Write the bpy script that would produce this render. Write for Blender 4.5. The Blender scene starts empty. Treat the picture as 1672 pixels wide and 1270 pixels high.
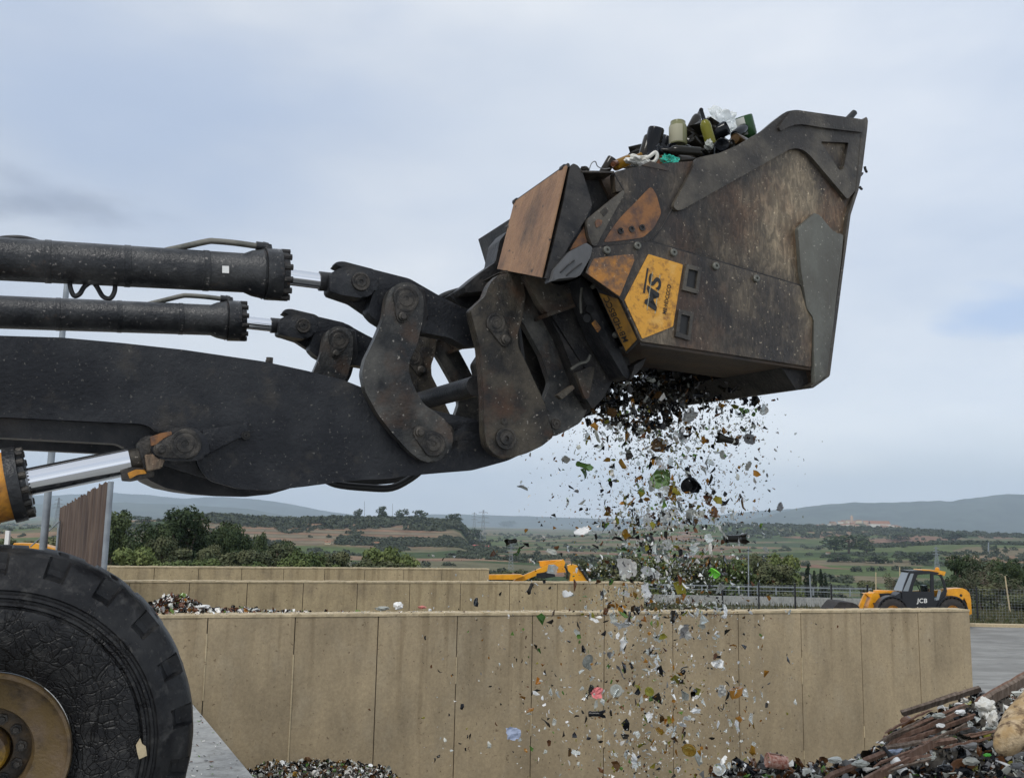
import bpy, bmesh, math, random
import numpy as np
from mathutils import Vector, Matrix, Euler, noise
R = math.radians
scene = bpy.context.scene
random.seed(7)
# ------------------------------------------------------------------ camera
FPX = 1550.0
CAM = Vector((0, 0, 1.9))
pitch, roll = math.atan(226 / FPX), 0.020
r0 = Vector((1, 0, 0)); u0 = Vector((0, -math.sin(pitch), math.cos(pitch))); FW = Vector((0, math.cos(pitch), math.sin(pitch)))
RT = r0 * math.cos(roll) + u0 * math.sin(roll)
UP = u0 * math.cos(roll) - r0 * math.sin(roll)
cd = bpy.data.cameras.new('camera'); cam = bpy.data.objects.new('camera', cd); scene.collection.objects.link(cam)
cam.matrix_world = Matrix(((RT.x, UP.x, -FW.x, CAM.x), (RT.y, UP.y, -FW.y, CAM.y), (RT.z, UP.z, -FW.z, CAM.z), (0, 0, 0, 1)))
cd.sensor_width = 36; cd.lens = FPX / 1672 * 36; cd.clip_start = .05; cd.clip_end = 60000
scene.camera = cam
# ------------------------------------------------------------------ light
SUN_DIR = Vector((-.35, -.62, .78)).normalized()
scene.view_settings.view_transform = 'Standard'; scene.view_settings.look = 'None'
scene.view_settings.exposure = 0.17; scene.view_settings.gamma = 1
sd = bpy.data.lights.new('sun', 'SUN'); sd.energy = 1.5; sd.angle = R(18); sd.color = (1, .97, .92)
sun = bpy.data.objects.new('sun', sd); scene.collection.objects.link(sun)
sun.rotation_euler = SUN_DIR.to_track_quat('Z', 'Y').to_euler()
scene.cycles.volume_bounces = 2
wd = bpy.data.worlds.new('World'); scene.world = wd; wd.use_nodes = True
def build_world():
    nt = wd.node_tree; N = nt.nodes; Lk = nt.links; N.clear()
    out = N.new('ShaderNodeOutputWorld'); mix = N.new('ShaderNodeMixShader')
    b1 = N.new('ShaderNodeBackground'); b2 = N.new('ShaderNodeBackground')
    sky = N.new('ShaderNodeTexSky'); sky.sky_type = 'NISHITA'; sky.sun_disc = False
    sky.sun_elevation = math.asin(SUN_DIR.z); sky.sun_rotation = math.atan2(SUN_DIR.x, SUN_DIR.y)
    Lk.new(sky.outputs[0], b1.inputs[0]); b1.inputs[1].default_value = .1
    tc = N.new('ShaderNodeTexCoord')
    mp = N.new('ShaderNodeMapping'); mp.inputs['Scale'].default_value = (1, 1, 2.6)
    Lk.new(tc.outputs['Generated'], mp.inputs[0])
    n1 = N.new('ShaderNodeTexNoise'); n1.inputs['Scale'].default_value = 2.1; n1.inputs['Detail'].default_value = 7; n1.inputs['Roughness'].default_value = .52
    Lk.new(mp.outputs[0], n1.inputs[0])
    rp = N.new('ShaderNodeValToRGB'); e = rp.color_ramp.elements
    e[0].position = .3; e[0].color = (.48, .55, .67, 1); e[1].position = .68; e[1].color = (.76, .79, .83, 1)
    Lk.new(n1.outputs[0], rp.inputs[0])
    # brighter, whiter band towards the right; grey-blue low cloud at the horizon
    sx = N.new('ShaderNodeSeparateXYZ'); Lk.new(tc.outputs['Generated'], sx.inputs[0])
    mr = N.new('ShaderNodeMapRange'); mr.inputs[1].default_value = -.5; mr.inputs[2].default_value = .45; mr.inputs[3].default_value = .93; mr.inputs[4].default_value = 1.1
    Lk.new(sx.outputs[0], mr.inputs[0])
    mc = N.new('ShaderNodeMix'); mc.data_type = 'RGBA'; mc.blend_type = 'MULTIPLY'; mc.inputs[0].default_value = 1
    Lk.new(rp.outputs[0], mc.inputs[6]); Lk.new(mr.outputs[0], mc.inputs[7])
    cur = mc.outputs[2]
    def blob(px, py, rad, sq, col, amt, nscale=9, lo=.25):
        nonlocal cur
        d = (FW + RT * ((px - 836) / FPX) + UP * ((635 - py) / FPX)).normalized()
        m = N.new('ShaderNodeMapping'); m.inputs['Location'].default_value = (-d.x / rad, -d.y / rad, -d.z / (rad * sq)); m.inputs['Scale'].default_value = (1 / rad, 1 / rad, 1 / (rad * sq))
        Lk.new(tc.outputs['Generated'], m.inputs[0])
        nn = N.new('ShaderNodeTexNoise'); nn.inputs['Scale'].default_value = nscale; nn.inputs['Detail'].default_value = 4
        Lk.new(mp.outputs[0], nn.inputs[0])
        ln = N.new('ShaderNodeVectorMath'); ln.operation = 'LENGTH'; Lk.new(m.outputs[0], ln.inputs[0])
        ad = N.new('ShaderNodeMath'); ad.operation = 'MULTIPLY_ADD'; ad.inputs[1].default_value = 1.6; Lk.new(nn.outputs[0], ad.inputs[0]); Lk.new(ln.outputs['Value'], ad.inputs[2])
        r2 = N.new('ShaderNodeMapRange'); r2.interpolation_type = 'SMOOTHSTEP'; r2.inputs[1].default_value = 1.75; r2.inputs[2].default_value = 1.0 - lo; r2.inputs[3].default_value = 0; r2.inputs[4].default_value = amt
        Lk.new(ad.outputs[0], r2.inputs[0])
        mm = N.new('ShaderNodeMix'); mm.data_type = 'RGBA'; Lk.new(r2.outputs[0], mm.inputs[0]); Lk.new(cur, mm.inputs[6]); mm.inputs[7].default_value = (*col, 1)
        cur = mm.outputs[2]
    blob(50, 328, .125, .26, (.31, .345, .42), 1.0, 12)
    blob(1640, 510, .10, .3, (.40, .54, .80), .75, 12)
    blob(1500, 770, .30, .2, (.60, .66, .72), .6, 6)
    blob(1050, 720, .34, .4, (.90, .92, .94), .8, 5)
    blob(260, 120, .40, .5, (.40, .49, .66), .7, 4)
    blob(1000, 200, .3, .5, (.68, .73, .80), .6, 4)
    hzr = N.new('ShaderNodeMapRange'); hzr.interpolation_type = 'SMOOTHSTEP'; hzr.inputs[1].default_value = .22; hzr.inputs[2].default_value = -.02; hzr.inputs[3].default_value = 1; hzr.inputs[4].default_value = 1.28; Lk.new(sx.outputs[2], hzr.inputs[0])
    mh = N.new('ShaderNodeMix'); mh.data_type = 'RGBA'; mh.blend_type = 'MULTIPLY'; mh.inputs[0].default_value = 1; Lk.new(cur, mh.inputs[6]); Lk.new(hzr.outputs[0], mh.inputs[7]); cur = mh.outputs[2]
    Lk.new(cur, b2.inputs[0]); b2.inputs[1].default_value = 1.05
    mix.inputs[0].default_value = .88
    Lk.new(b1.outputs[0], mix.inputs[1]); Lk.new(b2.outputs[0], mix.inputs[2]); Lk.new(mix.outputs[0], out.inputs[0])
build_world()
# ------------------------------------------------------------------ projection helpers
def ray(px, py): return FW + RT * ((px - 836) / FPX) + UP * ((635 - py) / FPX)
def atY(px, py, Y): d = ray(px, py); return CAM + d * (Y / d.y)
def atZ(px, py, z): d = ray(px, py); return CAM + d * ((z - CAM.z) / d.z)
LV = ray(150, 797).normalized()                     # the loader's sideways axis (towards its far side)
FV = LV.cross(Vector((0, 0, 1))).normalized()       # forwards
UV = FV.cross(LV).normalized()
if UV.z < 0: UV = -UV
W0 = atY(-29, 1230, 4.02)                           # outer face of the near front wheel
def onv(px, py, v=0.0):
    d = ray(px, py); t = ((W0 + LV * v) - CAM).dot(LV) / d.dot(LV)
    return CAM + d * t
def pxm(p): return (p - CAM).dot(FW) / FPX                        # metres per photo pixel at a point
# ------------------------------------------------------------------ object helpers
C = scene.collection
def tag(o, label=None, cat=None, group=None, kind=None):
    if label: o['label'] = label
    if cat: o['category'] = cat
    if group: o['group'] = group
    if kind: o['kind'] = kind
    return o
def thing(name, label, cat, loc=(0, 0, 0), group=None):
    o = bpy.data.objects.new(name, None); C.objects.link(o); o.location = loc; o.empty_display_size = .2
    return tag(o, label, cat, group)
def wloc(o):
    v = Vector((0, 0, 0))
    while o is not None: v += o.location; o = o.parent
    return v
def mesh_obj(name, me, m=None, parent=None):
    o = bpy.data.objects.new(name, me); C.objects.link(o)
    if m is not None:
        for x in (m if isinstance(m, (list, tuple)) else [m]): me.materials.append(x)
    if parent is not None: o.parent = parent
    return o
def obj(name, bm, m, parent=None, smooth=None, base=None):
    """bm in world coordinates -> one mesh object whose origin is its parent's (or its own base)"""
    me = bpy.data.meshes.new(name)
    off = wloc(parent) if parent is not None else (Vector(base) if base is not None else Vector((0, 0, 0)))
    if off.length: bmesh.ops.translate(bm, verts=bm.verts, vec=-off)
    bmesh.ops.recalc_face_normals(bm, faces=bm.faces)
    bm.to_mesh(me); bm.free()
    if smooth:
        me.polygons.foreach_set('use_smooth', [True] * len(me.polygons)); me.set_sharp_from_angle(angle=R(smooth))
    o = mesh_obj(name, me, m, parent)
    if parent is None and base is not None: o.location = off
    return o
def NB(): return bmesh.new()
def round_poly(pts, r, seg=3):
    out = []; n = len(pts)
    for i in range(n):
        p0 = Vector(pts[i - 1][:2]); p = Vector(pts[i][:2]); p1 = Vector(pts[(i + 1) % n][:2])
        a = p0 - p; b = p1 - p
        if a.length < 1e-6 or b.length < 1e-6: out.append(tuple(p)); continue
        c = min(r, .42 * a.length, .42 * b.length)
        A = p + a.normalized() * c; B = p + b.normalized() * c
        for k in range(seg + 1):
            t = k / seg; q = A * (1 - t) ** 2 + p * 2 * t * (1 - t) + B * t * t; out.append((q.x, q.y))
    return out
def prism(bm, front, vec, bev=0.0, hole=None):
    vec = Vector(vec)
    if hole:
        e = []
        for loop in (front, hole):
            vs = [bm.verts.new(p) for p in loop]
            for i in range(len(vs)): e.append(bm.edges.new((vs[i - 1], vs[i])))
        g = bmesh.ops.triangle_fill(bm, edges=e, use_beauty=True, use_dissolve=False)
        fs = [x for x in g['geom'] if isinstance(x, bmesh.types.BMFace)]
        ex = bmesh.ops.extrude_face_region(bm, geom=fs)
        nv = [x for x in ex['geom'] if isinstance(x, bmesh.types.BMVert)]
        bmesh.ops.translate(bm, verts=nv, vec=vec)
        return
    a = [bm.verts.new(p) for p in front]; b = [bm.verts.new(Vector(p) + vec) for p in front]
    f1 = bm.faces.new(a); f2 = bm.faces.new(b[::-1]); n = len(a)
    for i in range(n): bm.faces.new((a[i], b[i], b[(i + 1) % n], a[(i + 1) % n]))
    if bev > 0:
        bmesh.ops.bevel(bm, geom=list(f1.edges), offset=bev, segments=2, affect='EDGES', profile=.5, clamp_overlap=True)
def plate_bm(pts, v0, v1, rr=3, bev=.006, bm=None, hole=None, hr=3):
    bm = bm or NB()
    p = round_poly(pts, rr) if rr else pts
    h = [onv(x, y, v0) for x, y in (round_poly(hole, hr) if hr else hole)] if hole else None
    prism(bm, [onv(x, y, v0) for x, y in p], LV * (v1 - v0), bev, h)
    return bm
def plateY(pts, Y0, Y1, rr=0, bm=None, bev=0):
    bm = bm or NB(); p = round_poly(pts, rr) if rr else pts
    prism(bm, [atY(x, y, Y0) for x, y in p], Vector((0, Y1 - Y0, 0)), bev); return bm
def lathe(bm, p, ax, prof, seg=24, cap=True, squash=None):
    """prof: (distance along ax, radius)"""
    ax = Vector(ax).normalized(); s = ax.orthogonal().normalized(); t = ax.cross(s)
    rings = []
    for d, r in prof:
        c = Vector(p) + ax * d
        rings.append([bm.verts.new(c + (s * math.cos(2 * math.pi * k / seg) + t * math.sin(2 * math.pi * k / seg)) * r) for k in range(seg)])
    for a, b in zip(rings[:-1], rings[1:]):
        for k in range(seg): bm.faces.new((a[k], a[(k + 1) % seg], b[(k + 1) % seg], b[k]))
    if cap:
        bm.faces.new(rings[0][::-1]); bm.faces.new(rings[-1])
    return bm
def cyl(bm, p, q, r, r2=None, seg=20):
    p = Vector(p); q = Vector(q); return lathe(bm, p, q - p, [(0, r), ((q - p).length, r if r2 is None else r2)], seg)
def tube(bm, pts, r, seg=8):
    pts = [Vector(p) for p in pts]; rings = []; prev = None
    for i, p in enumerate(pts):
        d = (pts[min(i + 1, len(pts) - 1)] - pts[max(i - 1, 0)]).normalized()
        s = (prev - d * prev.dot(d)).normalized() if prev else d.orthogonal().normalized(); prev = s; t = d.cross(s)
        rings.append([bm.verts.new(p + (s * math.cos(2 * math.pi * k / seg) + t * math.sin(2 * math.pi * k / seg)) * r) for k in range(seg)])
    for a, b in zip(rings[:-1], rings[1:]):
        for k in range(seg): bm.faces.new((a[k], a[(k + 1) % seg], b[(k + 1) % seg], b[k]))
    bm.faces.new(rings[0][::-1]); bm.faces.new(rings[-1]); return bm
def smooth_path(pts, n=6):
    P = [Vector(p) for p in pts]; out = []
    for i in range(len(P) - 1):
        a = P[max(i - 1, 0)]; b = P[i]; c = P[i + 1]; d = P[min(i + 2, len(P) - 1)]
        for k in range(n):
            t = k / n; out.append(.5 * ((2 * b) + (c - a) * t + (2 * a - 5 * b + 4 * c - d) * t * t + (3 * b - a - 3 * c + d) * t ** 3))
    out.append(P[-1]); return out
def box(bm, a, b, rot=None, loc=None):
    a = Vector(a); b = Vector(b)
    vs = [bm.verts.new((x, y, z)) for x in (a.x, b.x) for y in (a.y, b.y) for z in (a.z, b.z)]
    for f in ((0, 1, 3, 2), (4, 6, 7, 5), (0, 4, 5, 1), (2, 3, 7, 6), (0, 2, 6, 4), (1, 5, 7, 3)): bm.faces.new([vs[i] for i in f])
    if rot is not None or loc is not None:
        M = (Matrix.Translation(loc) if loc is not None else Matrix()) @ (rot.to_4x4() if rot is not None else Matrix())
        bmesh.ops.transform(bm, matrix=M, verts=vs)
    return bm
def quad_strip(bm, pts, vec):
    pass
def copy_tree(o, off, parent=None):
    c = o.copy(); C.objects.link(c)
    if parent is not None: c.parent = parent
    if off is not None: c.location = o.location + off
    for ch in list(o.children): copy_tree(ch, None, c)
    return c
# ------------------------------------------------------------------ materials
def mat(name, col, rough=.6, metal=0.0, col2=None, col3=None, scale=6, stretch=(1, 1, 1), bump=.0, bscale=None, spec=.5, speck=None, speckscale=60,
        transm=0, alpha=1, lo=.4, hi=.62, lo3=.55, hi3=.72, scale3=None, ior=1.45, rough2=None, coat=0, detail=6, random_hue=0):
    m = bpy.data.materials.new(name); m.use_nodes = True; nt = m.node_tree; N = nt.nodes; Lk = nt.links
    b = N['Principled BSDF']; b.inputs['Roughness'].default_value = rough; b.inputs['Metallic'].default_value = metal
    b.inputs['Specular IOR Level'].default_value = spec * (.7 if name.startswith(('arm', 'worn', 'coupler')) else 1); b.inputs['IOR'].default_value = ior
    if transm: b.inputs['Transmission Weight'].default_value = transm
    if coat: b.inputs['Coat Weight'].default_value = coat; b.inputs['Coat Roughness'].default_value = .15
    b.inputs['Alpha'].default_value = alpha
    b.inputs['Base Color'].default_value = (*col, 1)
    if col2 is None and not bump and speck is None and not random_hue: return m
    tc = N.new('ShaderNodeTexCoord'); mp = N.new('ShaderNodeMapping'); mp.inputs['Scale'].default_value = stretch
    Lk.new(tc.outputs['Object'], mp.inputs[0])
    cur = None
    def nz(sc, src=mp.outputs[0], det=detail, ro=.62):
        n = N.new('ShaderNodeTexNoise'); n.inputs['Scale'].default_value = sc; n.inputs['Detail'].default_value = det; n.inputs['Roughness'].default_value = ro
        Lk.new(src, n.inputs[0]); return n
    def rng(src, a, bb, c=0, d=1):
        r = N.new('ShaderNodeMapRange'); r.inputs[1].default_value = a; r.inputs[2].default_value = bb; r.inputs[3].default_value = c; r.inputs[4].default_value = d
        Lk.new(src, r.inputs[0]); return r.outputs[0]
    def mx(f, a, bb):
        q = N.new('ShaderNodeMix'); q.data_type = 'RGBA'; Lk.new(f, q.inputs[0])
        if isinstance(a, tuple): q.inputs[6].default_value = (*a, 1)
        else: Lk.new(a, q.inputs[6])
        q.inputs[7].default_value = (*bb, 1); return q.outputs[2]
    if col2 is not None:
        n1 = nz(scale); cur = mx(rng(n1.outputs[0], lo, hi), col, col2)
        if rough2 is not None: Lk.new(rng(n1.outputs[0], lo, hi, rough, rough2), b.inputs['Roughness'])
    if col3 is not None:
        a = N.new('ShaderNodeVectorMath'); a.operation = 'ADD'; a.inputs[1].default_value = (13.1, 7.7, 3.3); Lk.new(mp.outputs[0], a.inputs[0])
        n2 = nz(scale3 or scale * .6, a.outputs[0]); cur = mx(rng(n2.outputs[0], lo3, hi3), cur if cur is not None else col, col3)
    if speck is not None:
        n3 = nz(speckscale, tc.outputs['Object'], 2); cur = mx(rng(n3.outputs[0], .66, .74), cur if cur is not None else col, speck)
    if random_hue:
        oi = N.new('ShaderNodeObjectInfo'); hs = N.new('ShaderNodeHueSaturation')
        Lk.new(rng(oi.outputs['Random'], 0, 1, 1 - random_hue, 1 + random_hue), hs.inputs['Value'])
        Lk.new(rng(oi.outputs['Random'], 0, 1, .5 + random_hue * .05, .5 - random_hue * .05), hs.inputs['Hue'])
        if cur is not None: Lk.new(cur, hs.inputs['Color'])
        else: hs.inputs['Color'].default_value = (*col, 1)
        cur = hs.outputs[0]
    if cur is not None: Lk.new(cur, b.inputs['Base Color'])
    if bump:
        nb = nz(bscale or scale * 4); bp = N.new('ShaderNodeBump'); bp.inputs['Strength'].default_value = bump; bp.inputs['Distance'].default_value = .02
        Lk.new(nb.outputs[0], bp.inputs['Height']); Lk.new(bp.outputs[0], b.inputs['Normal'])
    return m
M = {}
def shell_mat():
    m = mat('bucket_shell', (.019, .016, .014), .36, .1, (.115, .094, .066), (.056, .031, .018), 2.0, (1, 1, .75), bump=.45, bscale=34, lo=.43, hi=.68, lo3=.50, hi3=.66, scale3=1.3, speck=(.24, .21, .16), speckscale=60)
    nt = m.node_tree; N = nt.nodes; Lk = nt.links; b = N['Principled BSDF']; src = b.inputs['Base Color'].links[0].from_socket
    tc = N.new('ShaderNodeTexCoord')
    # fine scratches and runs, mostly top to bottom
    mp = N.new('ShaderNodeMapping'); mp.inputs['Scale'].default_value = (26, 26, 9); mp.inputs['Rotation'].default_value = (0, R(-9), 0); Lk.new(tc.outputs['Object'], mp.inputs[0])
    n = N.new('ShaderNodeTexNoise'); n.inputs['Scale'].default_value = 1; n.inputs['Detail'].default_value = 6; n.inputs['Roughness'].default_value = .7; n.inputs['Distortion'].default_value = 1.2; Lk.new(mp.outputs[0], n.inputs[0])
    r = N.new('ShaderNodeMapRange'); r.inputs[1].default_value = .44; r.inputs[2].default_value = .70; r.inputs[3].default_value = .72; r.inputs[4].default_value = 1.9; Lk.new(n.outputs[0], r.inputs[0])
    q = N.new('ShaderNodeMix'); q.data_type = 'RGBA'; q.blend_type = 'MULTIPLY'; q.inputs[0].default_value = 1; Lk.new(src, q.inputs[6]); Lk.new(r.outputs[0], q.inputs[7])
    # the colour gets brighter towards the front half, with a noisy border
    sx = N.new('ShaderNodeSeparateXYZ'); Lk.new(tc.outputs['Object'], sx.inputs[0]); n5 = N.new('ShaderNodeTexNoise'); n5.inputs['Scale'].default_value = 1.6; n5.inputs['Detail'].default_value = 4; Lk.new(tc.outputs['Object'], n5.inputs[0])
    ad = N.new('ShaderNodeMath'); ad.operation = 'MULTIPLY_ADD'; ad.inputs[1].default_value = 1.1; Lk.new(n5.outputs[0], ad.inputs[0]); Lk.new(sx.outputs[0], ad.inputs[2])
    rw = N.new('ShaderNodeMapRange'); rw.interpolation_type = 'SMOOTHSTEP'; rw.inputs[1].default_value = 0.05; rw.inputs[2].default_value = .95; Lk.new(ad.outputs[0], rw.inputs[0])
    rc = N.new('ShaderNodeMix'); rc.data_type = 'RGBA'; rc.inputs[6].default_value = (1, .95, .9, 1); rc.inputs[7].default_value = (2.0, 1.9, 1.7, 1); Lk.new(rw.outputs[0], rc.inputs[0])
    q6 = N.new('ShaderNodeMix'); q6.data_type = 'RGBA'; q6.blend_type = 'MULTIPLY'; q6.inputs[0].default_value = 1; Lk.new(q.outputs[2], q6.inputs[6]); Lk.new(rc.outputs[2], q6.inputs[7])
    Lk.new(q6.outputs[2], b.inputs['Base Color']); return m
M['arm'] = mat('arm_paint', (.008, .009, .012), .36, 0, (.038, .040, .043), (.056, .049, .040), 3.0, bump=.35, bscale=45, lo=.42, hi=.75, lo3=.56, hi3=.8, scale3=5, speck=(.10, .095, .085), speckscale=55, rough2=.75)
M['arm_dark'] = mat('arm_paint_dark', (.008, .009, .011), .42, 0, (.035, .034, .034), None, 5, bump=.3, bscale=40, speck=(.07, .065, .06), speckscale=45)
M['link'] = mat('worn_steel_link', (.018, .019, .020), .36, .1, (.105, .10, .088), (.075, .042, .024), 5.0, bump=.4, bscale=55, lo=.4, hi=.72, lo3=.5, hi3=.75, scale3=3.2, speck=(.26, .24, .21), speckscale=42)
M['coupler'] = mat('coupler_steel', (.018, .017, .016), .42, .1, (.095, .080, .058), (.080, .042, .024), 6.0, bump=.4, bscale=60, lo=.38, hi=.7, lo3=.52, hi3=.75, scale3=4, speck=(.3, .27, .23), speckscale=50)
M['pin'] = mat('greasy_pin', (.022, .021, .020), .38, .4, (.075, .066, .055), None, 14, bump=.35, bscale=90)
M['cylinder'] = mat('cylinder_barrel', (.009, .010, .012), .33, 0, (.055, .055, .054), (.14, .085, .055), 5, bump=.35, bscale=50, speck=(.22, .2, .18), speckscale=40, lo=.42, hi=.7, lo3=.64, hi3=.78, scale3=4)
M['chrome'] = mat('chrome_rod', (.75, .76, .78), .07, 1.0)
M['pipe'] = mat('steel_pipe', (.10, .10, .085), .4, .5, (.2, .19, .16), None, 12)
M['rubber'] = mat('hose_rubber', (.012, .012, .012), .45)
M['yellow_old'] = mat('worn_yellow_paint', (.60, .27, .035), .5, 0, (.30, .13, .035), (.035, .028, .022), 8, bump=.3, bscale=50, lo=.45, hi=.65, lo3=.52, hi3=.68, scale3=7)
M['orange_plate'] = mat('rusty_orange_plate', (.31, .175, .09), .6, .1, (.22, .12, .065), (.075, .048, .033), 4, (1.6, 1.6, .9), bump=.4, bscale=40, lo=.4, hi=.64, lo3=.50, hi3=.72, scale3=2.6, speck=(.05, .035, .025), speckscale=22)
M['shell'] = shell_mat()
M['liner'] = mat('wear_liner', (.030, .026, .022), .4, .1, (.095, .082, .062), None, 4, bump=.4, bscale=40, speck=(.24, .21, .17), speckscale=46)
M['wear'] = mat('grey_wear_plate', (.13, .13, .11), .5, .3, (.095, .09, .075), None, 5, (1, 1, .5), bump=.35, bscale=45, speck=(.33, .31, .26), speckscale=50)
M['tray'] = mat('bucket_underside', (.085, .058, .038), .55, .1, (.04, .034, .03), None, 4, bump=.3, bscale=30)
M['dark'] = mat('dark_steel', (.007, .007, .008), .5, .1, (.038, .034, .030), None, 7, bump=.35, bscale=45, speck=(.11, .10, .085), speckscale=45)
M['tab'] = mat('grey_guard', (.06, .06, .062), .45, .1, (.10, .10, .10), None, 8, (1, 1, .4))
M['rust_paint'] = mat('rusty_orange_paint', (.24, .105, .035), .6, 0, (.10, .052, .033), (.07, .045, .035), 11, bump=.3, bscale=60, lo=.42, hi=.6, scale3=5)
M['yellow'] = mat('yellow_paint', (.62, .30, .035), .5, 0, (.22, .10, .025), (.66, .38, .10), 26, bump=.25, bscale=60, lo=.48, hi=.68, lo3=.56, hi3=.7, scale3=9)
M['yellow_rust'] = mat('rusted_yellow_paint', (.40, .17, .03), .6, 0, (.12, .07, .045), (.50, .24, .03), 16, bump=.35, bscale=60, lo=.36, hi=.6, lo3=.56, hi3=.75, scale3=5, speck=(.45, .33, .22), speckscale=70)
M['yellow_strip'] = mat('dark_yellow_paint', (.26, .13, .015), .5, 0, (.13, .07, .02), None, 14)
M['black'] = mat('black_lettering', (.012, .012, .012), .5)
M['grey_letter'] = mat('grey_lettering', (.34, .31, .22), .5)
M['white'] = mat('white_sticker', (.75, .74, .70), .5)
# tyre: rubber with cracks on the sidewall
def tyre_mat():
    m = mat('tyre_rubber', (.006, .006, .007), .46, 0, (.020, .020, .020), (.050, .048, .045), 7, spec=.35, lo3=.54, hi3=.72, scale3=16, speck=(.05, .047, .042), speckscale=40)
    nt = m.node_tree; N = nt.nodes; Lk = nt.links; b = N['Principled BSDF']
    tc = N.new('ShaderNodeTexCoord'); ns = N.new('ShaderNodeTexNoise'); ns.inputs['Scale'].default_value = 5; Lk.new(tc.outputs['Object'], ns.inputs[0])
    md = N.new('ShaderNodeMix'); md.data_type = 'VECTOR'; md.inputs[0].default_value = .12; Lk.new(tc.outputs['Object'], md.inputs[4]); Lk.new(ns.outputs['Color'], md.inputs[5])
    outs = []
    for sc in (19, 43):
        v = N.new('ShaderNodeTexVoronoi'); v.feature = 'DISTANCE_TO_EDGE'; v.inputs['Scale'].default_value = sc; Lk.new(md.outputs[1], v.inputs['Vector'])
        r = N.new('ShaderNodeMapRange'); r.inputs[1].default_value = 0; r.inputs[2].default_value = .07; Lk.new(v.outputs[0], r.inputs[0]); outs.append(r.outputs[0])
    mu = N.new('ShaderNodeMath'); mu.operation = 'MULTIPLY'; Lk.new(outs[0], mu.inputs[0]); Lk.new(outs[1], mu.inputs[1])
    ln = N.new('ShaderNodeVectorMath'); ln.operation = 'LENGTH'; Lk.new(tc.outputs['Object'], ln.inputs[0])
    n2 = N.new('ShaderNodeTexNoise'); n2.inputs['Scale'].default_value = 3.5; Lk.new(tc.outputs['Object'], n2.inputs[0])
    mk = N.new('ShaderNodeMath'); mk.operation = 'MULTIPLY_ADD'; mk.inputs[1].default_value = .8; Lk.new(n2.outputs[0], mk.inputs[0]); Lk.new(ln.outputs['Value'], mk.inputs[2])
    ms = N.new('ShaderNodeMapRange'); ms.inputs[1].default_value = 1.04; ms.inputs[2].default_value = .96; ms.inputs[3].default_value = 0; ms.inputs[4].default_value = 1; Lk.new(mk.outputs[0], ms.inputs[0])
    fi = N.new('ShaderNodeMix'); fi.data_type = 'FLOAT'; Lk.new(ms.outputs[0], fi.inputs[0]); fi.inputs[2].default_value = 1; Lk.new(mu.outputs[0], fi.inputs[3])
    ck = N.new('ShaderNodeMix'); ck.data_type = 'RGBA'; ck.blend_type = 'MULTIPLY'; ck.inputs[0].default_value = .85; Lk.new(b.inputs['Base Color'].links[0].from_socket, ck.inputs[6]); Lk.new(fi.outputs[0], ck.inputs[7]); Lk.new(ck.outputs[2], b.inputs['Base Color'])
    bp = N.new('ShaderNodeBump'); bp.inputs['Strength'].default_value = .55; bp.inputs['Distance'].default_value = .012; Lk.new(fi.outputs[0], bp.inputs['Height'])
    nb = N.new('ShaderNodeTexNoise'); nb.inputs['Scale'].default_value = 45; nb.inputs['Detail'].default_value = 5; Lk.new(tc.outputs['Object'], nb.inputs[0])
    b2 = N.new('ShaderNodeBump'); b2.inputs['Strength'].default_value = .3; b2.inputs['Distance'].default_value = .01; Lk.new(nb.outputs[0], b2.inputs['Height']); Lk.new(bp.outputs[0], b2.inputs['Normal'])
    Lk.new(b2.outputs[0], b.inputs['Normal'])
    return m
M['tyre'] = tyre_mat()
M['rim'] = mat('rim_paint', (.115, .075, .028), .55, .1, (.13, .09, .055), (.04, .028, .018), 7, bump=.3, bscale=50, lo=.42, hi=.58, lo3=.5, hi3=.7, scale3=9)
M['hub'] = mat('hub_paint', (.30, .17, .015), .5, 0, (.07, .045, .025), None, 7, bump=.3, lo=.45, hi=.6)
M['disc'] = mat('wheel_disc', (.030, .024, .018), .5, 0, (.10, .065, .03), None, 9, bump=.3)
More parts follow.
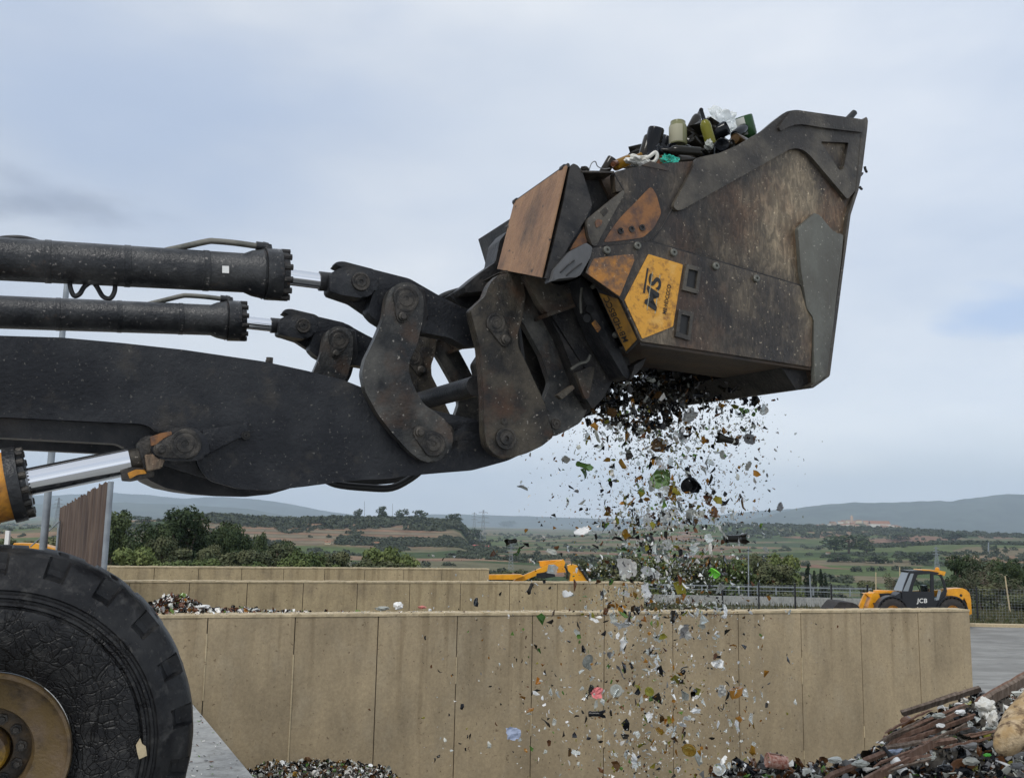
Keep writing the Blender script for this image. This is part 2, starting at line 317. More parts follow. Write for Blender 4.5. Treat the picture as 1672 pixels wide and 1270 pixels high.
# concrete
def concrete(name, c1, c2, c3, sc=1.0, stain=None, pits=True):
    m = mat(name, c1, .85, 0, c2, c3, 1.3 * sc, (1, 1, .55), bump=.35, bscale=26, lo=.38, hi=.66, lo3=.5, hi3=.78, scale3=3.4 * sc, speck=(c1[0] * .45, c1[1] * .42, c1[2] * .4), speckscale=17, detail=9)
    nt = m.node_tree; N = nt.nodes; Lk = nt.links; b = N['Principled BSDF']; src = b.inputs['Base Color'].links[0].from_socket
    tc = N.new('ShaderNodeTexCoord'); mp = N.new('ShaderNodeMapping'); mp.inputs['Scale'].default_value = (5, 5, .7); Lk.new(tc.outputs['Object'], mp.inputs[0])
    n = N.new('ShaderNodeTexNoise'); n.inputs['Scale'].default_value = 1; n.inputs['Detail'].default_value = 5; Lk.new(mp.outputs[0], n.inputs[0])
    r = N.new('ShaderNodeMapRange'); r.inputs[1].default_value = .35; r.inputs[2].default_value = .7; r.inputs[3].default_value = .92; r.inputs[4].default_value = 1.06; Lk.new(n.outputs[0], r.inputs[0])
    q = N.new('ShaderNodeMix'); q.data_type = 'RGBA'; q.blend_type = 'MULTIPLY'; q.inputs[0].default_value = 1; Lk.new(src, q.inputs[6]); Lk.new(r.outputs[0], q.inputs[7])
    ng = N.new('ShaderNodeTexNoise'); ng.inputs['Scale'].default_value = 22; ng.inputs['Detail'].default_value = 4; ng.inputs['Roughness'].default_value = .8; Lk.new(tc.outputs['Object'], ng.inputs[0])
    rg_ = N.new('ShaderNodeMapRange'); rg_.inputs[1].default_value = .3; rg_.inputs[2].default_value = .7; rg_.inputs[3].default_value = .83; rg_.inputs[4].default_value = 1.15; Lk.new(ng.outputs[0], rg_.inputs[0])
    qg = N.new('ShaderNodeMix'); qg.data_type = 'RGBA'; qg.blend_type = 'MULTIPLY'; qg.inputs[0].default_value = 1; Lk.new(q.outputs[2], qg.inputs[6]); Lk.new(rg_.outputs[0], qg.inputs[7]); cur = qg.outputs[2]
    # drips running down from the top, and a faint pour line half way up
    md = N.new('ShaderNodeMapping'); md.inputs['Scale'].default_value = (7, 7, .25); Lk.new(tc.outputs['Object'], md.inputs[0])
    nd = N.new('ShaderNodeTexNoise'); nd.inputs['Scale'].default_value = 1; nd.inputs['Detail'].default_value = 3; Lk.new(md.outputs[0], nd.inputs[0])
    sz = N.new('ShaderNodeSeparateXYZ'); Lk.new(tc.outputs['Object'], sz.inputs[0])
    tz = N.new('ShaderNodeMapRange'); tz.inputs[1].default_value = -1.2; tz.inputs[2].default_value = .65; tz.inputs[3].default_value = -.16; tz.inputs[4].default_value = .02; Lk.new(sz.outputs[2], tz.inputs[0])
    ad0 = N.new('ShaderNodeMath'); ad0.operation = 'ADD'; Lk.new(nd.outputs[0], ad0.inputs[0]); Lk.new(tz.outputs[0], ad0.inputs[1])
    rd = N.new('ShaderNodeMapRange'); rd.inputs[1].default_value = .52; rd.inputs[2].default_value = .66; rd.inputs[3].default_value = 0; rd.inputs[4].default_value = .42 if pits else 0; Lk.new(ad0.outputs[0], rd.inputs[0])
    qd = N.new('ShaderNodeMix'); qd.data_type = 'RGBA'; qd.blend_type = 'MULTIPLY'; Lk.new(rd.outputs[0], qd.inputs[0]); Lk.new(cur, qd.inputs[6]); qd.inputs[7].default_value = (.50, .46, .40, 1); cur = qd.outputs[2]
    if stain is not None:
        for p, rad, col, amt in stain:
            m2 = N.new('ShaderNodeMapping'); m2.inputs['Scale'].default_value = (1 / rad[0], 1 / rad[0], 1 / rad[1]); m2.inputs['Location'].default_value = (-p[0] / rad[0], -p[1] / rad[0], -p[2] / rad[1]); Lk.new(tc.outputs['Object'], m2.inputs[0])
            ln = N.new('ShaderNodeVectorMath'); ln.operation = 'LENGTH'; Lk.new(m2.outputs[0], ln.inputs[0])
            n4 = N.new('ShaderNodeTexNoise'); n4.inputs['Scale'].default_value = 6; Lk.new(tc.outputs['Object'], n4.inputs[0])
            ad = N.new('ShaderNodeMath'); ad.operation = 'ADD'; Lk.new(ln.outputs['Value'], ad.inputs[0]); Lk.new(n4.outputs[0], ad.inputs[1])
            rr = N.new('ShaderNodeMapRange'); rr.inputs[1].default_value = 1.5; rr.inputs[2].default_value = .5; rr.inputs[3].default_value = 0; rr.inputs[4].default_value = amt; Lk.new(ad.outputs[0], rr.inputs[0])
            q2 = N.new('ShaderNodeMix'); q2.data_type = 'RGBA'; Lk.new(rr.outputs[0], q2.inputs[0]); Lk.new(cur, q2.inputs[6]); q2.inputs[7].default_value = (*col, 1); cur = q2.outputs[2]
    Lk.new(cur, b.inputs['Base Color']); return m
_st = atY(505, 1215, 13.3); _st2 = atY(1160, 1190, 15)
M['wall'] = concrete('wall_concrete', (.42, .33, .205), (.29, .23, .145), (.385, .315, .21), 1, stain=[(_st, (.45, .6), (.30, .12, .04), .75), (_st2, (3.6, 1.2), (.235, .19, .13), .5), (atY(380, 1180, 12.9), (3.6, 2.0), (.235, .185, .125), .75)])
M['wall_far'] = concrete('wall_concrete_far', (.45, .355, .21), (.35, .275, .16), (.24, .19, .12), .8)
M['coping'] = concrete('coping_concrete', (.56, .455, .285), (.47, .38, .24), (.33, .27, .18), 2)
M['joint'] = mat('joint_filler', (.12, .10, .07), .9, 0, (.07, .055, .04), None, 3, (1, 1, .4))
M['platform'] = concrete('platform_concrete', (.38, .38, .36), (.26, .26, .25), (.17, .165, .15), 2.6, pits=False)
M['asphalt'] = mat('asphalt', (.185, .18, .165), .9, 0, (.27, .265, .245), (.13, .128, .12), .5, (1, 2.6, 1), bump=.2, bscale=30, scale3=1.2)
M['galv'] = mat('galvanised_steel', (.30, .33, .35), .5, .4, (.22, .24, .26), None, 3)
M['rust_sheet'] = mat('rusty_corrugated_sheet', (.065, .040, .028), .7, .1, (.13, .09, .065), (.05, .032, .025), 3.2, (3, 3, .3), bump=.3, bscale=20)
M['tele_yellow'] = mat('plant_yellow_paint', (.80, .36, .015), .35, 0, (.62, .26, .015), None, 3, coat=.2)
M['tele_black'] = mat('plant_black_paint', (.014, .015, .018), .35)
M['tele_rubber'] = mat('plant_tyre', (.022, .020, .019), .8, 0, (.04, .034, .03), None, 6, bump=.3)
M['glass'] = mat('cab_glass', (.8, .9, .88), .05, 0, transm=1.0, ior=1.1)
M['glass_tint'] = mat('cab_windscreen', (.22, .25, .27), .15, 0, spec=1)
M['trunk'] = mat('bark', (.09, .065, .045), .9, 0, (.15, .12, .09), None, 8)
# foliage
def leafmat(name, c1, c2, rh=.25):
    m = mat(name, c1, .7, 0, c2, None, .9, lo=.38, hi=.62, random_hue=rh, spec=.2, detail=3)
    return m
M['pine'] = leafmat('pine_foliage', (.030, .050, .023), (.072, .095, .038))
M['bush'] = leafmat('bush_foliage', (.075, .105, .035), (.13, .16, .055))
M['olive'] = leafmat('olive_foliage', (.058, .074, .036), (.12, .125, .062))
M['cypress'] = leafmat('cypress_foliage', (.018, .03, .02), (.035, .05, .03))
M['twig'] = leafmat('twiggy_foliage', (.12, .11, .07), (.07, .085, .045))
M['wood'] = leafmat('far_wood_foliage', (.036, .050, .030), (.082, .092, .055), 0)
M['grass'] = mat('verge_grass', (.055, .066, .030), .9, 0, (.12, .105, .06), None, 3, spec=.1)
# ------------------------------------------------------------------ the setting: terrain, yard, platform
YARD = -2.35
def sstep(a, b, x):
    t = max(0, min(1, (x - a) / (b - a))); return t * t * (3 - 2 * t)
def gz(x, y):
    r = math.hypot(x, y)
    z = YARD - .06
    z -= 3.6 * sstep(56, 105, r) + 8 * sstep(95, 210, r) + 8 * sstep(200, 420, r)
    if r > 120:
        z += (noise.fractal(Vector((x * .004, y * .004, 1.3)), 1, 2, 4)) * 3.0 * sstep(120, 700, r)
    # wooded ridge with terraced red slopes on the left
    a = x / max(y, 1)
    w = sstep(-.62, -.30, a) * (1 - sstep(-.056, -.034, a))
    z += 27 * w * math.exp(-((r - 1150) / 180) ** 2) * (1 + .12 * noise.noise(Vector((x * .01, y * .01, 4))))
    z += 8 * sstep(-.8, -.5, a) * (1 - sstep(-.32, -.26, a)) * math.exp(-((r - 1500) / 300) ** 2)
    # low ridges on the right, and the village hill
    z += 34 * sstep(.02, .2, a) * math.exp(-((r - 2300) / 420) ** 2) * (.9 + .35 * noise.noise(Vector((x * .0022, y * .002, 9))))
    z += 16 * sstep(.25, .5, a) * math.exp(-((r - 1300) / 220) ** 2)
    z += 66 * math.exp(-((x - 1270) / 230) ** 2 - ((y - 3500) / 330) ** 2)
    z += 30 * sstep(3000, 8000, r) * (.6 + noise.noise(Vector((x * .0006, y * .0006, 2))))
    return z
def terrain_mat():
    m = mat('field_soil', (.10, .10, .05), .95, 0, spec=.1); nt = m.node_tree; N = nt.nodes; Lk = nt.links; b = N['Principled BSDF']
    tc = N.new('ShaderNodeTexCoord'); mp = N.new('ShaderNodeMapping'); mp.inputs['Scale'].default_value = (.007, .012, 0); mp.inputs['Rotation'].default_value = (0, 0, .25)
    Lk.new(tc.outputs['Object'], mp.inputs[0])
    v = N.new('ShaderNodeTexVoronoi'); v.inputs['Scale'].default_value = 1; Lk.new(mp.outputs[0], v.inputs['Vector'])
    s = N.new('ShaderNodeSeparateColor'); Lk.new(v.outputs['Color'], s.inputs[0])
    rp = N.new('ShaderNodeValToRGB'); rp.color_ramp.interpolation = 'CONSTANT'; e = rp.color_ramp.elements
    cols = [(.0, (.085, .115, .040)), (.28, (.055, .080, .032)), (.48, (.17, .14, .085)), (.6, (.10, .125, .05)), (.72, (.21, .125, .085)), (.84, (.14, .13, .075)), (.93, (.24, .16, .10))]
    e[0].position = 0; e[0].color = (*cols[0][1], 1); e[1].position = cols[1][0]; e[1].color = (*cols[1][1], 1)
    for p, c in cols[2:]:
        q = e.new(p); q.color = (*c, 1)
    Lk.new(s.outputs[0], rp.inputs[0])
    # terraced reddish soil on the ridge's front slope
    px = N.new('ShaderNodeSeparateXYZ'); Lk.new(tc.outputs['Object'], px.inputs[0])
    at = N.new('ShaderNodeMath'); at.operation = 'DIVIDE'; Lk.new(px.outputs[0], at.inputs[0]); Lk.new(px.outputs[1], at.inputs[1])
    def box1(src, a, bb, c, d):
        r1 = N.new('ShaderNodeMapRange'); r1.inputs[1].default_value = a; r1.inputs[2].default_value = bb; Lk.new(src, r1.inputs[0])
        r2 = N.new('ShaderNodeMapRange'); r2.inputs[1].default_value = c; r2.inputs[2].default_value = d; r2.inputs[3].default_value = 1; r2.inputs[4].default_value = 0; Lk.new(src, r2.inputs[0])
        k = N.new('ShaderNodeMath'); k.operation = 'MULTIPLY'; Lk.new(r1.outputs[0], k.inputs[0]); Lk.new(r2.outputs[0], k.inputs[1]); return k.outputs[0]
    f1 = box1(px.outputs[1], 860, 920, 1160, 1240); f2 = box1(at.outputs[0], -.36, -.30, -.09, -.05)
    w = N.new('ShaderNodeTexWave'); w.bands_direction = 'Z'; w.inputs['Scale'].default_value = .07; w.inputs['Distortion'].default_value = 5; w.inputs['Detail'].default_value = 3; w.inputs['Detail Scale'].default_value = .03
    Lk.new(tc.outputs['Object'], w.inputs[0])
    tr = N.new('ShaderNodeValToRGB'); te = tr.color_ramp.elements; te[0].color = (.25, .15, .10, 1); te[0].position = .30; te[1].color = (.075, .075, .042, 1); te[1].position = .5; q = te.new(.75); q.color = (.22, .175, .125, 1)
    Lk.new(w.outputs[0], tr.inputs[0])
    k = N.new('ShaderNodeMath'); k.operation = 'MULTIPLY'; Lk.new(f1, k.inputs[0]); Lk.new(f2, k.inputs[1])
    k2 = N.new('ShaderNodeMath'); k2.operation = 'MULTIPLY'; k2.inputs[1].default_value = .85; Lk.new(k.outputs[0], k2.inputs[0])
    q = N.new('ShaderNodeMix'); q.data_type = 'RGBA'; Lk.new(k2.outputs[0], q.inputs[0]); Lk.new(rp.outputs[0], q.inputs[6]); Lk.new(tr.outputs[0], q.inputs[7])
    # near ground green, plus fine rows and blotches
    n = N.new('ShaderNodeTexNoise'); n.inputs['Scale'].default_value = .05; n.inputs['Detail'].default_value = 9; n.inputs['Roughness'].default_value = .7; Lk.new(tc.outputs['Object'], n.inputs[0])
    r = N.new('ShaderNodeMapRange'); r.inputs[1].default_value = .3; r.inputs[2].default_value = .7; r.inputs[3].default_value = .6; r.inputs[4].default_value = 1.3; Lk.new(n.outputs[0], r.inputs[0])
    q2 = N.new('ShaderNodeMix'); q2.data_type = 'RGBA'; q2.blend_type = 'MULTIPLY'; q2.inputs[0].default_value = 1; Lk.new(q.outputs[2], q2.inputs[6]); Lk.new(r.outputs[0], q2.inputs[7])
    f3 = box1(px.outputs[1], -1000, -999, 150, 200)
    q3 = N.new('ShaderNodeMix'); q3.data_type = 'RGBA'; Lk.new(f3, q3.inputs[0]); Lk.new(q2.outputs[2], q3.inputs[6]); q3.inputs[7].default_value = (.07, .085, .035, 1)
    Lk.new(q3.outputs[2], b.inputs['Base Color']); return m
def build_terrain():
    na, nr = 300, 190; vs = []; fs = []
    rs = [6 * (15500 / 6) ** (i / (nr - 1)) for i in range(nr)]
    for r in rs:
        for k in range(na):
            a = R(-58 + 116 * k / (na - 1)); x = r * math.sin(a); y = r * math.cos(a); vs.append((x, y, gz(x, y)))
    for i in range(nr - 1):
        for k in range(na - 1):
            a = i * na + k; fs.append((a, a + 1, a + na + 1, a + na))
    me = bpy.data.meshes.new('terrain'); me.from_pydata(vs, [], fs); me.polygons.foreach_set('use_smooth', [True] * len(fs))
    tag(mesh_obj('terrain', me, terrain_mat()), kind='structure')
build_terrain()
bm = NB(); box(bm, (-40, -12, YARD - .05), (70, 46.5, YARD)); tag(obj('yard', bm, M['asphalt']), kind='structure')
# raised platform the loader stands on: its edge runs parallel to the loader's sideways axis
pa = atZ(305, 1138, 0); pb = atZ(415, 1270, 0); pd = (pa - pb).normalized()
e1 = pb - pd * 14; e2 = pa + pd * 12
bm = NB(); bk = Vector((-12, -5, 0))
vs = [e1, e2, e2 + bk, e1 + Vector((-14, -3, 0))]
prism(bm, [v + Vector((0, 0, 0)) for v in vs], Vector((0, 0, YARD)), 0); tag(obj('loading_platform', bm, M['platform']), kind='structure')
# verge and kerb beyond the yard
bm = NB(); box(bm, (-40, 47.0, YARD - .05), (70, 56, YARD + .06)); tag(obj('grass_verge', bm, M['grass']), kind='structure')
bm = NB(); box(bm, (-40, 46.5, YARD - .05), (70, 46.97, YARD + .13)); tag(obj('kerb', bm, M['coping']), kind='structure')
bm = NB(); box(bm, (-60, 60.0, YARD - .4), (90, 66, YARD - .25)); tag(obj('road', bm, M['asphalt']), kind='structure')
def grass_tufts():
    rng = np.random.default_rng(5); n = 9000; V = []; F = []
    for i in range(n):
        x = rng.uniform(2, 40); y = rng.uniform(47.1, 56); h = rng.uniform(.06, .30); a = rng.uniform(0, 6.28); dx = math.cos(a) * .05; dy = math.sin(a) * .05
        k = len(V); V += [(x - dx, y - dy, YARD + .05), (x + dx, y + dy, YARD + .05), (x + rng.uniform(-.08, .08), y + rng.uniform(-.08, .08), YARD + .06 + h)]; F.append((k, k + 1, k + 2))
    me = bpy.data.meshes.new('grass'); me.from_pydata(V, [], F); tag(mesh_obj('grass', me, M['grass']), 'uneven green grass along the verge beyond the asphalt yard', 'grass', kind='stuff')
grass_tufts()
# mountains
def mountain(profile, Y, depth, name, seed, col):
    xs = np.linspace(-420, 2150, 260); pp = np.array(profile); vs = []; fs = []; nr = 26
    for j in range(nr):
        t = j / (nr - 1)                       # 0 front foot .. 1 back foot, crest at .55
        yy = Y + depth * (t - .55)
        for x in xs:
            crest = atY(float(x), float(np.interp(x, pp[:, 0], pp[:, 1])), Y)
            hz = crest.z + 22
            s = (t / .55) if t < .55 else (1 - t) / .45
            s = max(0, s); e = noise.fractal(Vector((x * .012 + seed, t * 5, seed)), 1, 2, 5) * .22 * (1 - abs(2 * s - 1)) if s < 1 else 0
            hh = hz * (s ** .85 + e) + hz * .03 * noise.noise(Vector((x * .05, seed, t * 3)))
            vs.append((crest.x * yy / Y, yy, -30 + max(hh, -5)))
    n = len(xs)
    for j in range(nr - 1):
        for k in range(n - 1): a = j * n + k; fs.append((a, a + 1, a + n + 1, a + n))
    me = bpy.data.meshes.new(name); me.from_pydata(vs, [], fs); me.polygons.foreach_set('use_smooth', [True] * len(fs))
    tag(mesh_obj(name, me, mat(name + '_woods', col, .95, 0, tuple(c * 1.9 for c in col), None,   .004, spec=.05)), kind='structure')
mountain([(-420, 812), (100, 806), (180, 802), (240, 806), (300, 812), (350, 809), (400, 812), (440, 815), (480, 822), (540, 834), (620, 844), (700, 838), (760, 838), (860, 841), (980, 845), (1130, 846), (1200, 835), (1300, 828), (1400, 826), (1500, 824), (1600, 820), (1672, 818), (2150, 815)], 12500, 3500, 'far_mountains', 3, (.05, .06, .05))
mountain([(-420, 826), (100, 820), (200, 818), (290, 821), (400, 828), (460, 838), (520, 846), (700, 858), (900, 862), (1100, 862), (1230, 845), (1280, 832), (1320, 823), (1400, 817), (1450, 818), (1500, 815), (1560, 814), (1600, 808), (1640, 803), (1672, 805), (2150, 800)], 9000, 3000, 'mountains', 8, (.045, .055, .042))
#@@SECTION2
# ------------------------------------------------------------------ concrete bay walls
nA = atZ(340, 1004, .65); nB = atZ(1457, 995.5, .65)
WD = (nB - nA); WD.z = 0; PW = WD.length / 9.55; WD.normalize(); WN = Vector((-WD.y, WD.x, 0))
def bay_wall(label, A, s0, s1, top, thick, pw, mface, ph=0.0, base=YARD, cop=.035, seam=None):
    """A: a point on the top front edge; s0..s1 metres along the wall; panels with real seams between them"""
    rng = random.Random(int(s1 * 10))
    rot = Matrix((WD, WN, Vector((0, 0, 1)))).transposed()
    O = Vector((A.x, A.y, 0)); t = thing('concrete_wall', label, 'wall', O + WD * s0)
    bm = NB(); s = s0 + ph
    cuts = [s0]
    while s < s1 - .02:
        if s > s0 + .05: cuts.append(s)
        s += pw
    cuts.append(s1)
    for a, b in zip(cuts[:-1], cuts[1:]):
        d = rng.uniform(0, .006)
        v0 = len(bm.verts)
        box(bm, (a + .007, d, base), (b - .007, thick, top - cop), rot, O)
        # a shallow tie hole or two per panel
        for q in (.52,):
            z = base + (top - base) * q
            c = O + WD * (b - .03) + WN * (d - .001) + Vector((0, 0, z)); 
            lathe(bm, c, WN, [(-.002, .011), (.001, .011)], 8)
    obj('panels', bm, mface, t)
    bm = NB(); box(bm, (s0 + .02, .022, base + .01), (s1 - .02, thick - .02, top - cop - .01), rot, O); obj('joint', bm, M['joint'], t)
    if seam:
        bm = NB()
        for c in cuts[1:-1]:
            # squeezed out mortar, uneven and proud of the panels in places
            z = base
            while z < top - .3:
                h = rng.uniform(.12, .5)
                if rng.random() < (seam if c < 1.5 * pw else seam * .12): box(bm, (c - .009 + rng.uniform(-.003, .003), -.004 - rng.random() * .004, z), (c + .008, .02, min(z + h, top - .1)), rot, O)
                z += h
        obj('mortar_seam', bm, M['coping'], t)
    # coping: a slightly chipped top skin, with small gravel-like bumps
    bm = NB(); n = int((s1 - s0) / .12); pts = []
    for i in range(n):
        a = s0 + (s1 - s0) * i / n; b = s0 + (s1 - s0) * (i + 1) / n
        box(bm, (a, -.006 - rng.random() * .006, top - cop + .001), (b, thick + .006, top + rng.uniform(-.004, .006)), rot, O)
    obj('coping', bm, M['coping'], t)
    return t
end_s = (atZ(1587, 995, .65) - nA); end_s = (end_s.x * WD.x + end_s.y * WD.y)
bay_wall('nearest concrete bay wall, long and tan, glass falling in front of it', nA, -7.9, end_s, .65, .34, PW, M['wall'], ph=7.9 % PW, seam=.8)
mA = atZ(175, 948, .65); mB = atZ(1058, 951, .65)
mlen = (mB - mA).dot(WD)
bay_wall('second concrete bay wall, behind the littered ledge of the nearest one', mA, -4, mlen, .65, .34, PW * 1.02, M['wall_far'], ph=.9)
fA = atZ(177, 924, .65); fB = atZ(798, 928, .65)
bay_wall('farthest and shortest concrete bay wall, in front of the green bushes', fA, -5, (fB - fA).dot(WD), .65, .34, PW * 1.0, M['wall_far'], ph=.4)
# ------------------------------------------------------------------ poles, rusty screen, posts behind the wheel
t = thing('lamp_pole', 'tall grey galvanised pole passing behind both tilt cylinders', 'pole', atZ(66, 1050, YARD))
base = atY(70, 900, 16); bm = NB(); cyl(bm, (base.x, base.y, YARD), (base.x + .0, base.y, atY(95, 436, 16).z), .075, .045, 16)
obj('shaft', bm, M['galv'], t, 40); bm = NB(); box(bm, (base.x - .2, base.y - .2, YARD), (base.x + .2, base.y + .2, YARD + .03)); obj('base_plate', bm, M['galv'], t)
bm = NB(); p0 = atY(168, 950, 14.2); p1 = atY(173.5, 786, 14.2); cyl(bm, (p0.x, p0.y, YARD), (p0.x, p0.y, p1.z), .042, .042, 14)
tag(obj('screen_post', bm, M['galv'], smooth=40, base=(p0.x, p0.y, YARD)), 'light grey post at the near edge of the rusty corrugated screen', 'post')
# corrugated rusty screen, receding to the left, its top falling away in steps
a0 = Vector((p0.x - .05, p0.y + .03, 0)); tl = atY(100, 832, 21.5); a1 = Vector((tl.x, tl.y, 0)); dd = (a1 - a0); n = 150; V = []; F = []
nrm = Vector((-dd.y, dd.x, 0)).normalized(); zt0 = p1.z - .02; zt1 = tl.z
for i in range(n + 1):
    s = i / n; st = math.floor(s * 9 + .001) / 9; off = nrm * (.055 * math.sin(i * 2 * math.pi / 10))
    p = a0 + dd * s + off; zt = zt0 + (zt1 - zt0) * (st * .8 + s * .2) + .02 * math.sin(i * 1.7)
    for k in range(2):
        q = p + nrm * (.004 * k)
        V += [(q.x, q.y, YARD), (q.x, q.y, zt)]
for i in range(n):
    a = i * 4
    F += [(a, a + 4, a + 5, a + 1), (a + 2, a + 3, a + 7, a + 6), (a + 1, a + 5, a + 7, a + 3)]
me = bpy.data.meshes.new('corrugated_screen'); me.from_pydata([tuple(Vector(v) - a0) for v in V], [], F); me.polygons.foreach_set('use_smooth', [True] * len(F)); me.set_sharp_from_angle(angle=R(50))
o = mesh_obj('corrugated_screen', me, M['rust_sheet']); o.location = a0; tag(o, 'rusty brown corrugated metal screen rising between two grey poles', 'screen')
bm = NB(); p = atY(97, 850, 20.5); cyl(bm, (p.x, p.y, YARD), (p.x, p.y, p.z), .03, .03, 10); tag(obj('screen_post', bm, M['galv'], smooth=40, base=(p.x, p.y, YARD)), 'thin post at the far, low end of the rusty screen', 'post')
bm = NB(); tube(bm, [atY(96, 852, 20.3), atY(50, 892, 19)], .014, 6); tag(obj('brace_wire', bm, M['galv'], base=atY(50, 892, 19)), 'thin slanting brace wire beside the rusty screen', 'wire')
bm = NB(); p = atY(10.5, 900, 18); box(bm, (p.x - .04, p.y - .03, YARD), (p.x + .035, p.y + .03, atY(10, 866, 18).z)); tag(obj('marker_post', bm, M['white'], base=(p.x, p.y, YARD)), 'short white post seen just above the big tyre', 'post')
t = thing('parked_digger', 'orange boom of a parked digger, only its top showing above the tyre', 'digger', atY(60, 1000, 21))
obj('boom', plateY([(22, 886), (60, 887), (97, 897), (98, 930), (60, 915), (15, 905)], 21, 21.35, 2, bev=.02), M['tele_yellow'], t)
obj('lower_link', plateY([(60, 899), (97, 905), (97, 909), (60, 904)], 20.96, 21.0, 0), M['tele_black'], t)
# ------------------------------------------------------------------ WHEEL LOADER
LO = Vector((W0.x, W0.y, 0)) + LV * 1.37; LO.z = 0
loader = thing('wheel_loader', 'dirty dark wheel loader arms and front wheel holding up the crusher bucket', 'wheel loader', LO)
FAR = LV * 1.55
def wheel(off):
    Rw = .81; nl = 22; seg = nl * 20
    prof = [(.10, .375), (.055, .385), (.045, .42), (.02, .47), (-.004, .53), (-.016, .60), (-.018, .655), (-.014, .70), (-.010, .712), (.004, .716), (.004, .722), (-.004, .727), (-.002, .735), (.010, .739), (.010, .745), (.002, .750), (.004, .758), (.016, .762), (.016, .768), (.010, .773), (.014, .783), (.034, .80), (.046, .815), (.058, .83), (.070, .845), (.085, .86), (.105, .874), (.13, .884), (.18, .892), (.25, .895), (.33, .895), (.41, .895), (.48, .892), (.53, .884), (.56, .87), (.59, .84), (.61, .80), (.63, .72), (.635, .62), (.62, .50), (.58, .40), (.54, .375)]
    V = []; F = []; Wc = W0 + off - LO; rng = random.Random(3)
    jit = [rng.uniform(-.012, .012) for _ in range(nl)]
    for k in range(seg):
        th = 2 * math.pi * k / seg; lug = th / (2 * math.pi) * nl; li = int(lug) % nl; fr = (lug % 1) + jit[li]
        for a, r in prof:
            d = 0; e = 0
            if a < .3: w0, w1 = (.34, .66) if r < .88 else (.38, .60)
            else: w0, w1 = (.90, 1.10)
            ff = fr if a < .3 else (fr if fr > .5 else fr + 1)
            # shallow block recess on the shoulder, deep groove over the tread
            if (.822 < r < .878 and a < .3) or r > .892 or (a > .3 and r > .86):
                cut = (w0 < ff < w1)
                if cut: d = .046 if r < .878 and a < .3 else .024
            dirr = Vector((0, 0, 0))
            inw = sstep(.84, .90, r)
            rr = r - d * inw - 0; aa = a + (d * (1 - inw) if a < .3 else -d * (1 - inw))
            if r > .80: rr += .003 * noise.noise(Vector((math.cos(th) * 9, math.sin(th) * 9, a * 12)))
            rr = float(np.interp(rr, [.36, .375, .655, .722, .785, .80, .895, .91], [.32, .335, .56, .61, .695, .718, .842, .852]))
            p = Wc + LV * aa + (FV * math.cos(th) + UV * math.sin(th)) * rr; V.append(tuple(p))
    n = len(prof)
    for k in range(seg):
        k2 = (k + 1) % seg
        for j in range(n - 1): F.append((k * n + j, k * n + j + 1, k2 * n + j + 1, k2 * n + j))
    return V, F, Wc
def build_wheel(off, name='front_wheel'):
    V, F, Wc = wheel(off)
    w = bpy.data.objects.new(name, None); C.objects.link(w); w.parent = loader; w.location = Wc
    me = bpy.data.meshes.new('tyre'); me.from_pydata([tuple(Vector(v) - Wc) for v in V], [], F)
    me.polygons.foreach_set('use_smooth', [True] * len(F)); me.set_sharp_from_angle(angle=R(38)); me.update()
    mesh_obj('tyre', me, M['tyre'], w)
    c = W0 + off
    bm = NB(); lathe(bm, c, LV, [(.10, .332), (.030, .340), (.016, .334), (.018, .322), (.035, .315), (.045, .300), (.055, .285), (.065, .262), (.075, .235), (.085, .195), (.12, .185), (.17, .18)], 90, cap=False); obj('rim', bm, M['rim'], w, 35)
    bm = NB(); lathe(bm, c, LV, [(.17, .182), (.16, .15), (.165, .11), (.20, .10), (.205, 0.001)], 60, cap=False); obj('disc', bm, M['disc'], w, 30)
    bm = NB(); lathe(bm, c, LV, [(.20, .10), (.12, .095), (.10, .085), (.09, .06), (.11, .05), (.11, .001)], 30, cap=False); obj('hub', bm, M['hub'], w, 30)
    for k in range(12):
        th = 2 * math.pi * k / 12 + .1; p = c + (FV * math.cos(th) + UV * math.sin(th)) * .14 + LV * .135
        bm = NB(); lathe(bm, p, LV, [(0, .013), (.006, .015), (.012, .013), (.013, .024), (.05, .024)], 6); obj('wheel_nut', bm, M['pin'], w)
    return w
build_wheel(onv(-33, 1242, 0) - W0)
bm = NB(); p = W0 + LV * .3; cyl(bm, p, p + LV * 2.1, .17, .17, 20); obj('axle', bm, M['arm_dark'], loader)
